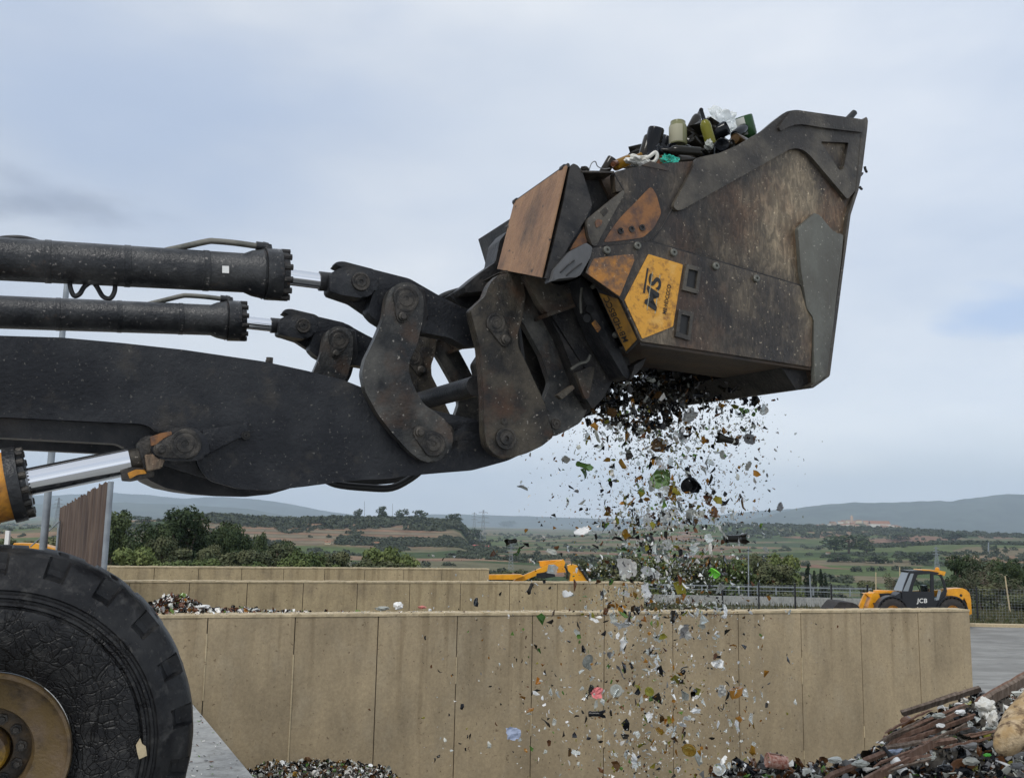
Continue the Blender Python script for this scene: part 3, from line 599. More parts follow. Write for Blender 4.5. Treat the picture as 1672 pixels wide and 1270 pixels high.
# a scrap stuck to the tyre
bm = NB(); c = onv(230, 1220, -.02); pts = [onv(x, y, -.028) for x, y in ((222, 1216), (229, 1205), (232, 1214), (238, 1218), (240, 1233), (227, 1239), (224, 1228))]; prism(bm, pts, LV * .006)
tag(obj('plastic_scrap', bm, M['coping'], base=c), 'pale yellowish scrap stuck on the sidewall of the big tyre', 'scrap')
def pin(parent, px, py, v, rpx, outward=.03, keeper=None, name='pin'):
    c = onv(px, py, v); k = pxm(c); r = rpx * k
    bm = NB(); lathe(bm, c + LV * .01, -LV, [(0, r), (.01 + outward * .5, r), (.01 + outward * .6, r * .96), (.01 + outward * .6, r * .80), (.01 + outward * .45, r * .76), (.01 + outward * .45, r * .62), (.01 + outward * .62, r * .56), (.01 + outward * .64, r * .24), (.01 + outward * .3, r * .2), (.01 + outward * .3, 0.0005)], 32, cap=False)
    if keeper:
        kx, ky, kr = keeper; c2 = onv(kx, ky, v); d = (c2 - c); s = d.cross(LV).normalized(); r2 = kr * k * 1.5
        pts = []
        for i in range(13):
            a = -math.pi / 2 + math.pi * i / 12; pts.append(c2 + d.normalized() * math.cos(a) * r2 + s * math.sin(a) * r2)
        for i in range(13):
            a = math.pi / 2 + math.pi * i / 12; pts.append(c + d.normalized() * math.cos(a) * r * 1.06 + s * math.sin(a) * r * 1.06)
        prism(bm, [p - LV * (outward * .5) for p in pts], LV * (outward * .5), .003)
        lathe(bm, c2 - LV * (outward * .45), -LV, [(0, kr * k * 1.1), (.018, kr * k * 1.1), (.022, kr * k * .8), (.030, kr * k * .7), (.030, .0005)], 18, cap=False)
    return obj(name, bm, M['pin'], parent, 35)
def part_empty(name, p=None, parent=loader):
    return None
# boom (near), then its far twin
boomP = [(-190, 545), (-80, 546), (0, 548), (100, 551), (200, 560), (300, 571), (430, 590), (500, 605), (560, 620), (610, 640), (700, 668), (800, 690), (846, 700), (858, 722), (850, 742), (829, 752), (800, 760), (770, 768), (720, 772), (640, 779), (560, 786), (500, 794), (440, 801), (389, 798), (344, 785), (328, 769), (320, 752), (322, 715), (290, 700), (256, 709), (247, 698), (233, 692), (150, 688), (0, 681), (-190, 675)]
bm = plate_bm(boomP, .50, .56, 6, .008); boom = obj('boom', bm, M['arm'], loader, 35)
bm = plate_bm([(-190, 560), (0, 562), (300, 590), (560, 645), (800, 705), (848, 722), (829, 747), (770, 764), (640, 774), (440, 797), (344, 782), (300, 770), (250, 752), (206, 733), (190, 724), (0, 714), (-190, 707)], .561, .76, 6, .01); obj('inner_web', bm, M['arm_dark'], boom, 35)
bm = NB()
for (x, y, r) in ((440, 590, 6), (437, 594, 4)): lathe(bm, onv(x, y, .55), UV, [(-.01, r * .0034), (.02, r * .0034)], 6)
obj('grease_nipple', bm, M['pin'], boom)
copy_tree(boom, FAR, loader)
bm = plate_bm([(225, 762), (244, 784), (272, 797), (310, 805), (350, 810), (400, 811), (440, 807), (475, 797), (430, 760), (330, 735), (260, 735)], .78, 2.0, 4, .01); obj('cross_member', bm, M['arm_dark'], loader, 35)
bm = NB(); tube(bm, smooth_path([onv(520, 775, 1.0), onv(548, 790, 1.0), (onv(600, 796, 1.0)), onv(640, 796, 1.0), onv(672, 780, 1.0), onv(690, 765, 1.0)], 5), .022, 10)
tube(bm, smooth_path([onv(530, 770, 1.2), onv(556, 780, 1.2), (onv(600, 786, 1.2)), onv(650, 782, 1.2), onv(668, 770, 1.2)], 5), .02, 10); obj('hydraulic_hose', bm, M['rubber'], loader, 60)
# tilt cylinder
def tilt_cylinder():
    v = .60
    A = onv(-170, 413, v); B = onv(404, 446, v); ax = (B - A).normalized(); L = (B - A).length; k = pxm(B)
    Bf = onv(398, 446, v); Cf = onv(468, 453, v); rb = 32 * pxm(B)
    dB = (Bf - A).length; dC = dB + (Cf - Bf).length
    bm = NB(); k2 = pxm(Cf)
    lathe(bm, A, ax, [(0, rb), (dB, rb), (dB + .04, rb * 1.16), (dB + .10, rb * 1.28), (dC - .13, rb * 1.31), (dC - .125, rb * 1.22), (dC - .12, rb * 1.22), (dC - .115, rb * 1.33), (dC - .035, rb * 1.33), (dC - .03, rb * 1.22), (dC, rb * 1.2), (dC, rb * .6)], 48)
    for s in (.62, .98, 1.36):
        lathe(bm, A + ax * s, ax, [(0, rb), (.002, rb * 1.025), (.03, rb * 1.025), (.032, rb)], 40, cap=False)
    cy = obj('tilt_cylinder', bm, M['cylinder'], loader, 30)
    bm = NB(); s = ax.orthogonal().normalized(); t2 = ax.cross(s)
    for q in range(12):
        th = q * math.pi / 6 + .2; p = A + ax * (dC - .034) + (s * math.cos(th) + t2 * math.sin(th)) * rb * 1.2; lathe(bm, p, ax, [(0, .017), (.045, .017)], 8)
    obj('gland_bolt', bm, M['dark'], cy)
    D = onv(530, 460, v); c0 = A + ax * dC; bm = NB(); cyl(bm, c0 - ax * .1, D, 13.2 * pxm(D), None, 32); obj('rod', bm, M['chrome'], cy, 30)
    bm = NB(); cyl(bm, onv(521, 459, v), onv(548, 461, v), 16 * pxm(D), 15 * pxm(D), 24); obj('rod_collar', bm, M['arm_dark'], cy, 30)
    bm = plate_bm([(538, 447), (556, 437), (592, 435), (610, 441), (620, 460), (612, 478), (594, 487), (560, 482), (538, 476)], v - .09, v + .05, 5, .01); obj('rod_eye', bm, M['arm'], cy, 35)
    pin(cy, 589, 460, v - .10, 15, .02)
    bm = NB(); tube(bm, smooth_path([onv(225, 428, v + .02), onv(262, 412, v), onv(300, 403, v), onv(338, 394.5, v), onv(352, 394, v), onv(385, 397, v), onv(420, 402, v), onv(430, 403, v)], 5), 5 * pxm(B), 12); obj('steel_pipe', bm, M['pipe'], cy, 60)
    bm = NB(); cyl(bm, onv(418, 401.5, v), onv(430, 403, v), 7.5 * pxm(B), None, 12); cyl(bm, onv(428, 402.5, v), onv(437, 405, v), 8.5 * pxm(B), None, 10); p = onv(436, 403, v); lathe(bm, p, onv(437, 425, v) - p, [(-.01, 8 * pxm(B)), (.03, 9.5 * pxm(B)), (.035, 7 * pxm(B)), (.08, 11 * pxm(B)), (.12, 13 * pxm(B))], 14); obj('port_fitting', bm, M['cylinder'], cy, 35)
    return cy
cy = tilt_cylinder(); cy2 = copy_tree(cy, FAR, loader)
bm = plate_bm([(363, 434), (374, 434.5), (374, 446), (363, 445.5)], .60 - .128, .60 - .122, 0, 0); s = obj('sticker', bm, M['white'], cy)
bm = NB(); tube(bm, smooth_path([onv(114, 455, .6), onv(115, 470, .58), onv(121, 483, .58), onv(130, 480, .58), onv(138, 468, .6), onv(150, 461, .6), onv(158, 468, .62), onv(168, 484, .6), onv(180, 487, .58), onv(187, 476, .58), onv(188, 462, .6)], 6), .012, 8); obj('hose_loop', bm, M['rubber'], cy, 60)
bm = NB(); tube(bm, smooth_path([onv(-60, 398, .66), onv(-10, 391, .66), onv(14, 388, .62), onv(40, 389, .6), onv(69, 397, .6), onv(90, 405, .64)], 5), .012, 8); obj('hose', bm, M['rubber'], cy, 60)
# bell crank (tilt lever) and C-shaped link
lever = [(538, 447), (546, 431), (552, 428), (561, 428), (610, 440), (669, 455), (716, 482), (757, 503), (800, 512), (816, 520), (818, 545), (806, 562), (763, 566), (733, 551), (691, 543), (650, 545), (611, 521), (572, 494), (534, 480)]
bm = plate_bm([(546, 431), (552, 428), (561, 428), (610, 440), (669, 455), (716, 482), (757, 503), (800, 512), (816, 520), (818, 545), (806, 562), (763, 566), (733, 551), (691, 543), (650, 545), (611, 521), (600, 508), (612, 470), (596, 448), (566, 441)], .54, .66, 5, .01); lv = obj('tilt_lever', bm, M['arm'], loader, 35)
bm = plate_bm([(545, 430), (553, 427), (562, 427), (612, 440), (640, 470), (632, 520), (611, 521), (572, 494), (534, 481), (536, 470), (600, 486), (613, 465), (600, 447), (560, 440)], .67, .74, 4, .008); obj('clevis_plate', bm, M['arm_dark'], lv, 35)
clink = [(631, 486), (637, 472), (650, 463), (664, 460), (678, 464), (688, 474), (692, 490), (691, 517), (686, 543), (680, 567), (670, 585), (667, 605), (672, 622), (680, 640), (692, 660), (712, 673), (732, 690), (740, 712), (738, 728), (728, 745), (706, 756), (686, 751), (667, 736), (640, 706), (617, 676), (597, 640), (591, 610), (596, 586), (611, 556), (626, 520)]
bm = plate_bm(clink, .42, .49, 7, .008); cl = obj('curved_link', bm, M['link'], loader, 35)
pin(cl, 662, 489, .42, 21, .022, (656, 518, 6.5)); pin(cl, 707, 725, .42, 20, .022, (684, 706, 7))
bm = plate_bm(clink, .80, .86, 7, .008); obj('inner_plate', bm, M['arm_dark'], cl, 35)
bm = plate_bm([(650, 462), (695, 470), (700, 520), (688, 545), (640, 545), (636, 500)], .50, .79, 6, .01); obj('boss', bm, M['arm_dark'], cl, 35)
bm = plate_bm([(684, 662), (712, 672), (760, 681), (798, 690), (830, 700), (838, 722), (826, 734), (800, 722), (760, 718), (735, 740), (700, 745), (680, 720)], .50, .60, 5, .008); ll = obj('lower_link', bm, M['arm'], loader, 35)
bm = plate_bm([(684, 664), (712, 674), (742, 700), (740, 726), (728, 742), (700, 745), (680, 720), (668, 690)], .49, .56, 6, .006); obj('link_eye', bm, M['coupler'], ll, 35)
for o in (lv, cl, ll): copy_tree(o, FAR, loader)
bm = NB(); p_ = onv(778, 630, .55); cyl(bm, p_, p_ + LV * 1.6, 17 * pxm(onv(775, 628, .6)), None, 24); obj('cross_tube', bm, M['arm_dark'], loader, 30)
# quick coupler
cA = [(768, 506), (792, 484), (797, 470), (802, 460), (817, 446), (842, 444), (853, 455), (858, 482), (852, 523), (845, 545), (846, 566), (854, 582), (889, 658), (905, 712), (885, 728), (860, 740), (829, 749), (808, 742), (795, 728), (791, 705), (790, 640), (784, 568)]
bm = plate_bm(cA, .34, .42, 5, .008); cp = obj('quick_coupler', bm, M['coupler'], loader, 35)
cp_child = []
cBp = [(846, 444), (858, 452), (873, 470), (893, 508), (915, 550), (950, 620), (966, 655), (948, 690), (925, 703), (905, 713), (888, 658), (899, 624), (884, 580), (862, 540), (850, 520), (857, 484), (852, 460)]
bm = plate_bm(cBp, .40, .46, 5, .008); obj('hook_plate', bm, M['link'], cp, 35)
bm = plate_bm([(812, 446), (822, 441), (846, 443), (862, 449), (872, 468), (866, 472), (856, 456), (842, 449), (822, 448)], .34, .58, 3, .004); obj('top_flange', bm, M['coupler'], cp, 35)
pin(cp, 809, 528, .34, 16, .025, (824, 555, 7.5)); pin(cp, 825, 716, .34, 18, .03); 
pin(cp, 907, 692, .40, 9, .02); pin(cp, 823, 688, .34, 5, .012)
bm = plate_bm([(855, 448), (886, 455), (910, 466), (933, 463), (946, 470), (950, 482), (938, 496), (893, 511), (880, 495), (868, 470)], .24, .30, 4, .005); br = obj('pin_bracket', bm, M['coupler'], cp, 35)
bm = plate_bm([(893, 511), (938, 496), (940, 501), (895, 517)], .22, .42, 0, 0); obj('lip', bm, M['coupler'], br)
pin(br, 927, 473, .24, 6.5, .02); pin(br, 912, 481, .24, 3.5, .012)
copy_tree(cp, LV * 1.50, loader)
bm = plate_bm([(849, 523), (862, 540), (884, 580), (899, 624), (890, 655), (858, 590)], .62, .66, 3, .004); obj('inner_plate', bm, M['dark'], cp)
bm = NB(); p_ = onv(825, 716, .46); cyl(bm, p_, p_ + LV * 1.4, 24 * pxm(onv(825, 716, .4)), None, 28); obj('hinge_tube', bm, M['dark'], loader, 30)
bm = plate_bm([(905, 520), (948, 600), (985, 640), (978, 660), (930, 700), (905, 690), (900, 640), (880, 560)], .60, 1.75, 5, .01); obj('coupler_beam', bm, M['dark'], loader, 35)
bm = plate_bm([(733, 482), (757, 468), (800, 448), (818, 446), (806, 466), (790, 490), (770, 508), (748, 497)], .82, 1.1, 2, .008); ho = obj('top_strut', bm, M['arm_dark'], loader)
bm = NB(); tube(bm, smooth_path([onv(700, 500, .9), onv(722, 485, .95), onv(740, 478, .95), onv(758, 474, 1.0), onv(775, 476, 1.1)], 5), .022, 10); obj('coupler_hose', bm, M['rubber'], loader, 60)
# lift cylinder under the boom
def lift_cylinder():
    v = .36; A = onv(-150, 829, v); B = onv(40, 788, v); D = onv(212, 753, v); ax = (D - B).normalized(); k = pxm(B); rb = 58 * k
    A2 = B - ax * 1.0
    bm = NB(); lathe(bm, A2, ax, [(0, rb * .93), (.83, rb * .93), (.84, rb * 1.0), (.87, rb * 1.0), (.875, rb * .96), (.94, rb * .96)], 56); cyb = obj('lift_cylinder', bm, M['yellow_old'], loader, 30)
    bm = NB(); lathe(bm, A2 + ax * .938, ax, [(0, rb * 1.06), (.05, rb * 1.05), (.053, rb * .9), (.075, rb * .86), (.08, rb * .5)], 56); obj('gland', bm, M['cylinder'], cyb, 30)
    bm = NB(); s = ax.orthogonal().normalized(); t2 = ax.cross(s)
    for q in range(14):
        bm = NB()
        th = q * 2 * math.pi / 14; p = A2 + ax * .985 + (s * math.cos(th) + t2 * math.sin(th)) * rb * .90; lathe(bm, p, ax, [(0, .017), (.032, .017), (.035, .013)], 10)
        obj('gland_bolt', bm, M['pin'], cyb, 35)
    bm = NB(); cyl(bm, B - ax * .1, D, 22.5 * pxm(B) * 1.0, 22.5 * pxm(D), 48); obj('rod', bm, M['chrome'], cyb, 30)
    bm = NB(); E = onv(238, 748, v); cyl(bm, onv(206, 754.5, v), E, 19 * pxm(D), 20 * pxm(D), 24); obj('rod_collar', bm, M['coupler'], cyb, 30)
    bm = plate_bm([(224, 722), (236, 712), (250, 710), (258, 730), (262, 762), (246, 770), (236, 768)], v - .11, v + .1, 4, .01); obj('rod_clamp', bm, M['pin'], cyb, 35)
    bm = plate_bm([(196, 768), (214, 762), (236, 764), (252, 768), (252, 778), (215, 786), (200, 785)], v - .06, v + .06, 2, .01); obj('clamp_foot', bm, M['pin'], cyb); bm = plate_bm([(208, 772), (222, 766), (236, 767), (240, 773), (224, 775), (212, 782)], v - .07, v - .055, 2, .004); obj('paint_smear', bm, M['yellow_old'], cyb)
    bm = plate_bm([(246, 713), (262, 707), (280, 704), (281, 709), (268, 715), (254, 726), (247, 728)], v - .17, v - .12, 1, .003); obj('painted_edge', bm, M['rust_paint'], cyb)
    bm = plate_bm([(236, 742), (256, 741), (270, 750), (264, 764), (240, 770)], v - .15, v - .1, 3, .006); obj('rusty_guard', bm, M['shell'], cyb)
    return cyb
lc = lift_cylinder()
bm = plate_bm([(248, 718), (262, 706), (282, 699), (302, 697), (322, 700), (336, 712), (345, 730), (338, 746), (320, 752), (282, 752), (256, 748), (246, 736)], .20, .26, 6, .008); lb = obj('lift_bracket', bm, M['arm'], loader, 35)
pin(lb, 302, 725, .20, 24, .02, (263, 733.5, 8)); bm = plate_bm([(285, 704), (322, 702), (336, 714), (342, 730), (336, 744), (290, 746)], .26, .50, 6, .008); obj('bracket_boss', bm, M['arm_dark'], lb, 35)
bm = plate_bm([(330, 702), (396, 691), (403, 688), (409, 700), (405, 716), (393, 713), (336, 744)], .47, .495, 3, .004); obj('gusset', bm, M['arm'], lb, 35)
pin(lb, 401, 711, .47, 7, .02)
#@@SECTION3
# ------------------------------------------------------------------ CRUSHER BUCKET
bo = onv(1150, 560, 1.2)
bucket = thing('crusher_bucket', 'rusty crusher bucket with yellow side panels, filled with bottles and pouring out broken glass', 'bucket', bo)
VB = -.10
sideP = [(1003, 281), (1030, 274), (1058, 269), (1095, 266), (1133, 263), (1175, 251), (1204, 239), (1244, 216), (1264, 200), (1284, 185), (1310, 184), (1409, 197), (1414, 205), (1400, 309), (1386, 350), (1376, 430), (1367, 488), (1352, 612), (1330, 626), (1324, 598), (1200, 580), (1045, 558), (1014, 488), (956, 446), (966, 404), (958, 385), (955, 362), (1018, 311), (1006, 314)]
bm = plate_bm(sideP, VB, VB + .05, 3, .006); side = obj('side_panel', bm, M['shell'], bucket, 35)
# raised upper liner with a triangular window, and its bumpy top edge
hole = [(1340, 231), (1386, 233), (1377, 277), (1370, 278)]
lin = [(1137, 258), (1175, 250), (1204, 237.5), (1244, 214), (1264, 197), (1284, 182), (1300, 179.5), (1408, 195), (1411, 204), (1405, 250), (1399, 309), (1384, 326), (1324, 255), (1312, 245), (1300, 242), (1289, 244), (1115, 342), (1105, 344), (1099, 336), (1131, 275)]
bm = plate_bm(lin, VB - .028, VB + .002, 5, 0, hole=hole, hr=3); obj('upper_liner', bm, M['liner'], side, 35)
tb = [(1275, 214), (1272, 208), (1280, 195), (1290, 184), (1297, 181)]
n = 5
for i in range(n + 1):
    x = 1310 + (1405 - 1310) * i / (n + .001)
    if i < n: tb += [(x - 2, 181.5 + i * 2.6), (x + 1, 183 + i * 2.6), (x + 2, 186.5 + i * 2.6), (x + 6, 186.5 + i * 2.6), (x + 8, 184 + i * 2.6)]
tb += [(1402, 194.5), (1412, 196), (1408, 216), (1380, 213), (1341, 208), (1310, 203), (1298, 204), (1286, 208)]
bm = plate_bm(tb, VB - .045, VB - .027, 1.2, .003); obj('tooth_guard', bm, M['liner'], side, 35)
wp = [(1331, 347), (1340, 353), (1352, 368), (1363, 380), (1378, 383), (1373, 430), (1365, 490), (1352, 612), (1346, 620), (1331, 630), (1329, 560), (1329, 520), (1318, 504), (1308, 440), (1303, 372)]
bm = plate_bm(wp, VB - .03, VB + .002, 4, .005); obj('wear_plate', bm, M['wear'], side, 35)
lowP = [(967, 405), (1000, 401), (1063, 395), (1180, 429.5), (1307, 467), (1316, 503), (1327, 520), (1325, 599), (1206, 580.5), (1046, 557), (1014, 488), (956, 446)]
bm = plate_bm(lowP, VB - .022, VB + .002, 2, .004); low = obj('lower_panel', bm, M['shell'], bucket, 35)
q0 = VB - .022
def patch(name, pts, m, parent, th=.003, rr=1.5, v=None):
    v = q0 if v is None else v
    return obj(name, plate_bm(pts, v - th, v + .001, rr, 0), m, parent)
# dark tubes that paint the shadow in the side wall's seam grooves and fold
for nm_, pp_, rr_, vv_ in (('seam', [(967, 404.5), (1000, 400.5), (1063, 394.5), (1180, 429), (1307, 466.5)], .006, VB - .012), ('fold_line', [(1131, 276), (1099, 338), (1080, 372), (1063, 393)], .004, VB - .001), ('seam', [(1003, 284), (1018, 310)], .004, VB)):
    bm = NB(); tube(bm, [onv(x, y, vv_) for x, y in pp_], rr_, 6); obj(nm_, bm, M['dark'], side, 60)
patch('yellow_panel', [(1059, 415), (1115, 432), (1099, 533), (1049, 553), (1020, 490)], M['yellow'], low, .004)
patch('rusty_yellow_panel', [(970, 422), (1000, 418), (1034, 415), (1036, 425), (1012, 484), (958, 446)], M['yellow_rust'], low, .004)
for pts in ([(1121, 431), (1146, 437), (1140, 480), (1114, 473)], [(1109, 505), (1133, 510), (1127, 556), (1103, 549)]):
    cx = sum(p[0] for p in pts) / 4; cy_ = sum(p[1] for p in pts) / 4
    inner = [(cx + (x - cx) * .60, cy_ + (y - cy_) * .68) for x, y in pts]
    bm = plate_bm(pts, q0 - .016, q0 + .001, 0, 0, hole=inner, hr=0); sl = obj('slot_frame', bm, M['liner'], low)
    patch('slot_opening', [(cx + (x - cx) * .66, cy_ + (y - cy_) * .74) for x, y in pts], M['black'], sl, .002, 0)
for x, y in ((990, 409), (1040, 402), (1099, 413), (1168, 435), (1234, 455)):
    c = onv(x, y, q0); bm = NB(); lathe(bm, c + LV * .003, -LV, [(0, .022), (.014, .022), (.018, .017), (.018, .008), (.010, .007), (.010, .0004)], 18, cap=False); obj('bolt', bm, M['wear'], low, 35)
# upper left details on the side
patch('rusty_patch', [(1063, 304), (1072, 318), (1080, 348), (1068, 372), (1050, 388), (1020, 392), (985, 396), (1000, 372), (1016, 352), (1040, 328)], M['rust_paint'], side, .003, 6, VB)
for x, y in ((1013, 377.5), (1031, 374.5), (1048, 372)):
    c = onv(x, y, VB - .003); bm = NB(); lathe(bm, c, -LV, [(-.002, .018), (.007, .018), (.007, .010), (.001, .009), (.001, .0004)], 16, cap=False); obj('bolt_hole', bm, M['dark'], side, 35)
bm = plate_bm([(1018, 310), (1020, 316), (1000, 352), (982, 385), (974, 402), (967, 401), (961, 385), (958, 366), (960, 357), (990, 332)], VB - .02, VB + .002, 2, .004); ep = obj('ear_plate', bm, M['liner'], side, 35)
bm = plate_bm([(972, 362), (976, 357), (984, 360), (982, 368), (974, 372)], VB - .026, VB - .019, 1.5, .002); obj('ear_boss', bm, M['rust_paint'], ep)
patch('sticker', [(980, 346), (988, 338), (994, 345), (986, 354)], M['coupler'], ep, .002, 0, VB - .02)
patch('rust_triangle', [(955, 368), (961, 391), (958, 396), (930, 409), (935, 400)], M['rust_paint'], side, .004, 1, VB + .02)
bm = plate_bm([(931, 410), (958, 396), (968, 404), (964, 420), (950, 445), (945, 452), (912, 455), (900, 460), (905, 440)], VB - .03, VB + .05, 3, .006); obj('grey_guard', bm, M['tab'], bucket, 35)
for a, b in (((915, 445), (938, 425)), ((925, 450), (950, 430))):
    bm = NB(); tube(bm, [onv(*a, VB - .033), onv((a[0] + b[0]) / 2, (a[1] + b[1]) / 2 - 1, VB - .036), onv(*b, VB - .033)], .004, 6); obj('weld_line', bm, M['dark'], bucket, 60)
# motor cover behind: dark flank and the rusty orange back plate
mc = [(931, 271), (936, 267), (943, 270), (950, 278), (958, 302), (967, 335), (956, 358), (930, 400), (914, 430), (903, 455), (889, 455), (905, 395), (920, 330)]
def loft(near, far):
    bm = NB(); a = [bm.verts.new(p) for p in near]; b = [bm.verts.new(p) for p in far]; bm.faces.new(a); bm.faces.new(b[::-1]); n = len(a)
    for i in range(n): bm.faces.new((a[i], b[i], b[(i + 1) % n], a[(i + 1) % n]))
    return bm
_A = np.linalg.solve(np.array([[931, 271, 1], [889, 455, 1], [967, 335, 1]], float), np.array([[845, 331], [817, 441], [885, 365]], float))
mcr = round_poly(mc, 2); mcf = [tuple(np.array([x, y, 1.0]) @ _A) for x, y in mcr]
bm = loft([onv(x, y, VB) for x, y in mcr], [onv(x, y, VB + .60) for x, y in mcf]); cov = obj('motor_cover', bm, M['dark'], bucket, 35)
aa = onv(930, 273, VB + .01); bb = onv(890, 453, VB + .01); w = LV * .90; nrm = (bb - aa).cross(LV).normalized()
if nrm.dot(FV) > 0: nrm = -nrm
cN, cB, cF, cG = onv(931, 271, VB), onv(889, 455, VB), onv(817, 441, VB + .60), onv(845, 331, VB + .60)
nrm = (cB - cN).cross(cG - cN).normalized()
if nrm.dot(CAM - cN) < 0: nrm = -nrm
bm = NB(); prism(bm, [cN + nrm * .012, cB + nrm * .012, cF + nrm * .012, cG + nrm * .012], nrm * .010, .003); obj('back_plate', bm, M['orange_plate'], cov)
bm = NB(); tube(bm, [cN + nrm * .012, cG + nrm * .012], .011, 8)
for s in (.06, .97): lathe(bm, cN.lerp(cG, s) + nrm * .01, LV, [(0, .02), (.035, .02)], 10)
obj('cover_hinge', bm, M['dark'], cov, 40)
for k in range(5):
    pass
bm = plate_bm([(829, 377), (816, 393), (809, 428), (782, 447), (757, 468), (762, 478), (800, 474), (850, 455), (880, 400), (870, 360)], .62, .80, 2, .006); obj('crusher_frame', bm, M['dark'], bucket, 35)
bm = NB(); tube(bm, [onv(828, 378, .62), onv(827, 372, .62), onv(834, 366, .62)], .012, 8); obj('frame_lug', bm, M['dark'], bucket)
# hopper body filling the inside
bm = plate_bm([(950, 281), (1003, 282), (1060, 271), (1128, 266), (1140, 300), (1090, 420), (1010, 440), (940, 430), (960, 370), (966, 335)], VB + .14, 1.6, 2, .006); obj('hopper_body', bm, M['dark'], bucket)
bm = plate_bm([(976, 283), (1003, 283), (1008, 315), (1000, 330)], VB + .11, VB + .135, 1, 0); obj('rusty_web', bm, M['tray'], bucket)
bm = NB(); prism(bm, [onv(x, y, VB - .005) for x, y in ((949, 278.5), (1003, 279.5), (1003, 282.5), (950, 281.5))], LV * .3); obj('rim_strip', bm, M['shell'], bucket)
# fold-down lip near the hopper
bm = NB(); prism(bm, [onv(x, y, VB - .004) for x, y in ((1048, 270), (1062, 263), (1078, 268), (1093, 276), (1090, 279))], LV * .012); obj('bent_lip', bm, M['tray'], bucket)
# bottom, back and far side
bm = plate_bm([(1045, 557.5), (1326, 598.5), (1330, 601), (1328, 605), (1046, 563)], VB + .0, VB + .62, 1, .003); obj('bottom_plate', bm, M['tray'], bucket)
bm = plate_bm([(1046, 545), (1300, 583), (1302, 592), (1046, 560)], VB + .62, 1.6, 1, .003); obj('inner_floor', bm, M['dark'], bucket)
bm = plate_bm([(1300, 560), (1326, 600), (1331, 628), (1327, 633), (1300, 636), (1276, 600)], VB + .05, 1.66, 1, .004); obj('lip_plate', bm, M['dark'], bucket)
bm = plate_bm([(1408, 197), (1415, 190.5), (1417.5, 196), (1416, 212), (1408.5, 274), (1402, 310), (1389, 351), (1376, 450), (1355, 614), (1327, 634), (1324, 630), (1350, 612), (1366, 488), (1375, 430), (1385, 350), (1398, 309)], VB - .03, 1.7, 1.5, .004); obj('cutting_edge', bm, M['liner'], bucket, 35)
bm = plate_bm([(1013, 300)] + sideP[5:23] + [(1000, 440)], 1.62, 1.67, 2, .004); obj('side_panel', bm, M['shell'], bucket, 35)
bm = plate_bm([(1140, 300), (1200, 300), (1330, 430), (1320, 560), (1060, 540), (1040, 430)], VB + .2, 1.55, 2, 0); obj('inner_load_body', bm, M['dark'], bucket)
# grizzly bars in the outlet below
for k in range(7):
    v = VB + .7 + k * .14
    bm = plate_bm([(1055, 562), (1290, 596), (1288, 612), (1060, 578)], v, v + .03, 2, .003); obj('outlet_bar', bm, M['dark'], bucket)
for x, y, dx, dy in ((1412, 272, 3, 9), (1404, 305, 3, 4), (1408, 282, -3, 5)):
    bm = NB(); p = onv(x, y, VB + .02); tube(bm, smooth_path([p, onv(x + dx * .3, y + dy * .5, VB + .02), onv(x + dx, y + dy, VB)], 3), .008, 6); obj('hanging_rag', bm, M['dark'], bucket, 60)
bm = NB(); cyl(bm, onv(1384, 196, VB + .2), onv(1395, 184, VB + .2), .022, .02, 12); obj('lip_bolt', bm, M['black'], bucket, 40)
# yellow lettered strip on the chamfered back corner
n1 = onv(1014, 489, VB - .018); n2 = onv(1046, 557, VB - .018); f2 = onv(1022, 578, VB + .11); nn = (n2 - n1).cross(f2 - n1).normalized(); _d = ray(972, 468); f1 = CAM + _d * ((n1 - CAM).dot(nn) / _d.dot(nn))
if nn.dot(CAM - n1) < 0: nn = -nn
bm = NB(); prism(bm, [n1, n2, f2, f1], -nn * .03, .003); ch = obj('corner_panel', bm, M['dark'], bucket)
def lerp(a, b, t): return a + (b - a) * t
def Q(s, t): return lerp(lerp(n1, n2, s), lerp(f1, f2, s), t)
bm = NB(); prism(bm, [Q(.02, .12) + nn * .002, Q(.92, .12) + nn * .002, Q(.97, .9) + nn * .002, Q(.08, .92) + nn * .002], nn * .003); obj('yellow_strip', bm, M['yellow_strip'], ch)
def lettering(name, text, p, xdir, ndir, size, m, parent, shear=0, bold=.0, sx=1):
    cu = bpy.data.curves.new(name, 'FONT'); cu.body = text; cu.size = size; cu.extrude = .0006; cu.shear = shear; cu.offset = bold; cu.align_y = 'CENTER'; cu.space_character = 1.05
    o = bpy.data.objects.new(name, cu); C.objects.link(o); cu.materials.append(m)
    x = xdir.normalized(); z = (ndir - x * ndir.dot(x)).normalized(); y = z.cross(x)
    o.matrix_basis = Matrix.Translation(p - (wloc(parent) if parent else Vector())) @ Matrix((x, y, z)).transposed().to_4x4() @ Matrix.Diagonal((sx, 1, 1, 1))
    bpy.context.view_layer.update(); me = bpy.data.meshes.new_from_object(o.evaluated_get(bpy.context.evaluated_depsgraph_get())); mb = o.matrix_basis.copy()
    bpy.data.objects.remove(o); o = bpy.data.objects.new(name, me); C.objects.link(o); o.matrix_basis = mb
    if parent: o.parent = parent
    return o
vq = q0 - .006; k = pxm(onv(1080, 480, vq))
lettering('logo', 'MS', onv(1062, 507, vq), onv(1071, 440, vq) - onv(1059, 506, vq), -LV, 33 * k, M['black'], low, .2, .003, 1.35)
bm = NB(); prism(bm, [onv(x, y, vq) for x, y in ((1050, 478), (1056.5, 438), (1059, 438), (1053, 479))], LV * .002); obj('logo_bar', bm, M['black'], low)
bm = NB(); prism(bm, [onv(x, y, vq) for x, y in ((1069, 512), (1077, 449), (1078.3, 449), (1070.3, 512))], LV * .002); obj('logo_bar', bm, M['grey_letter'], low)
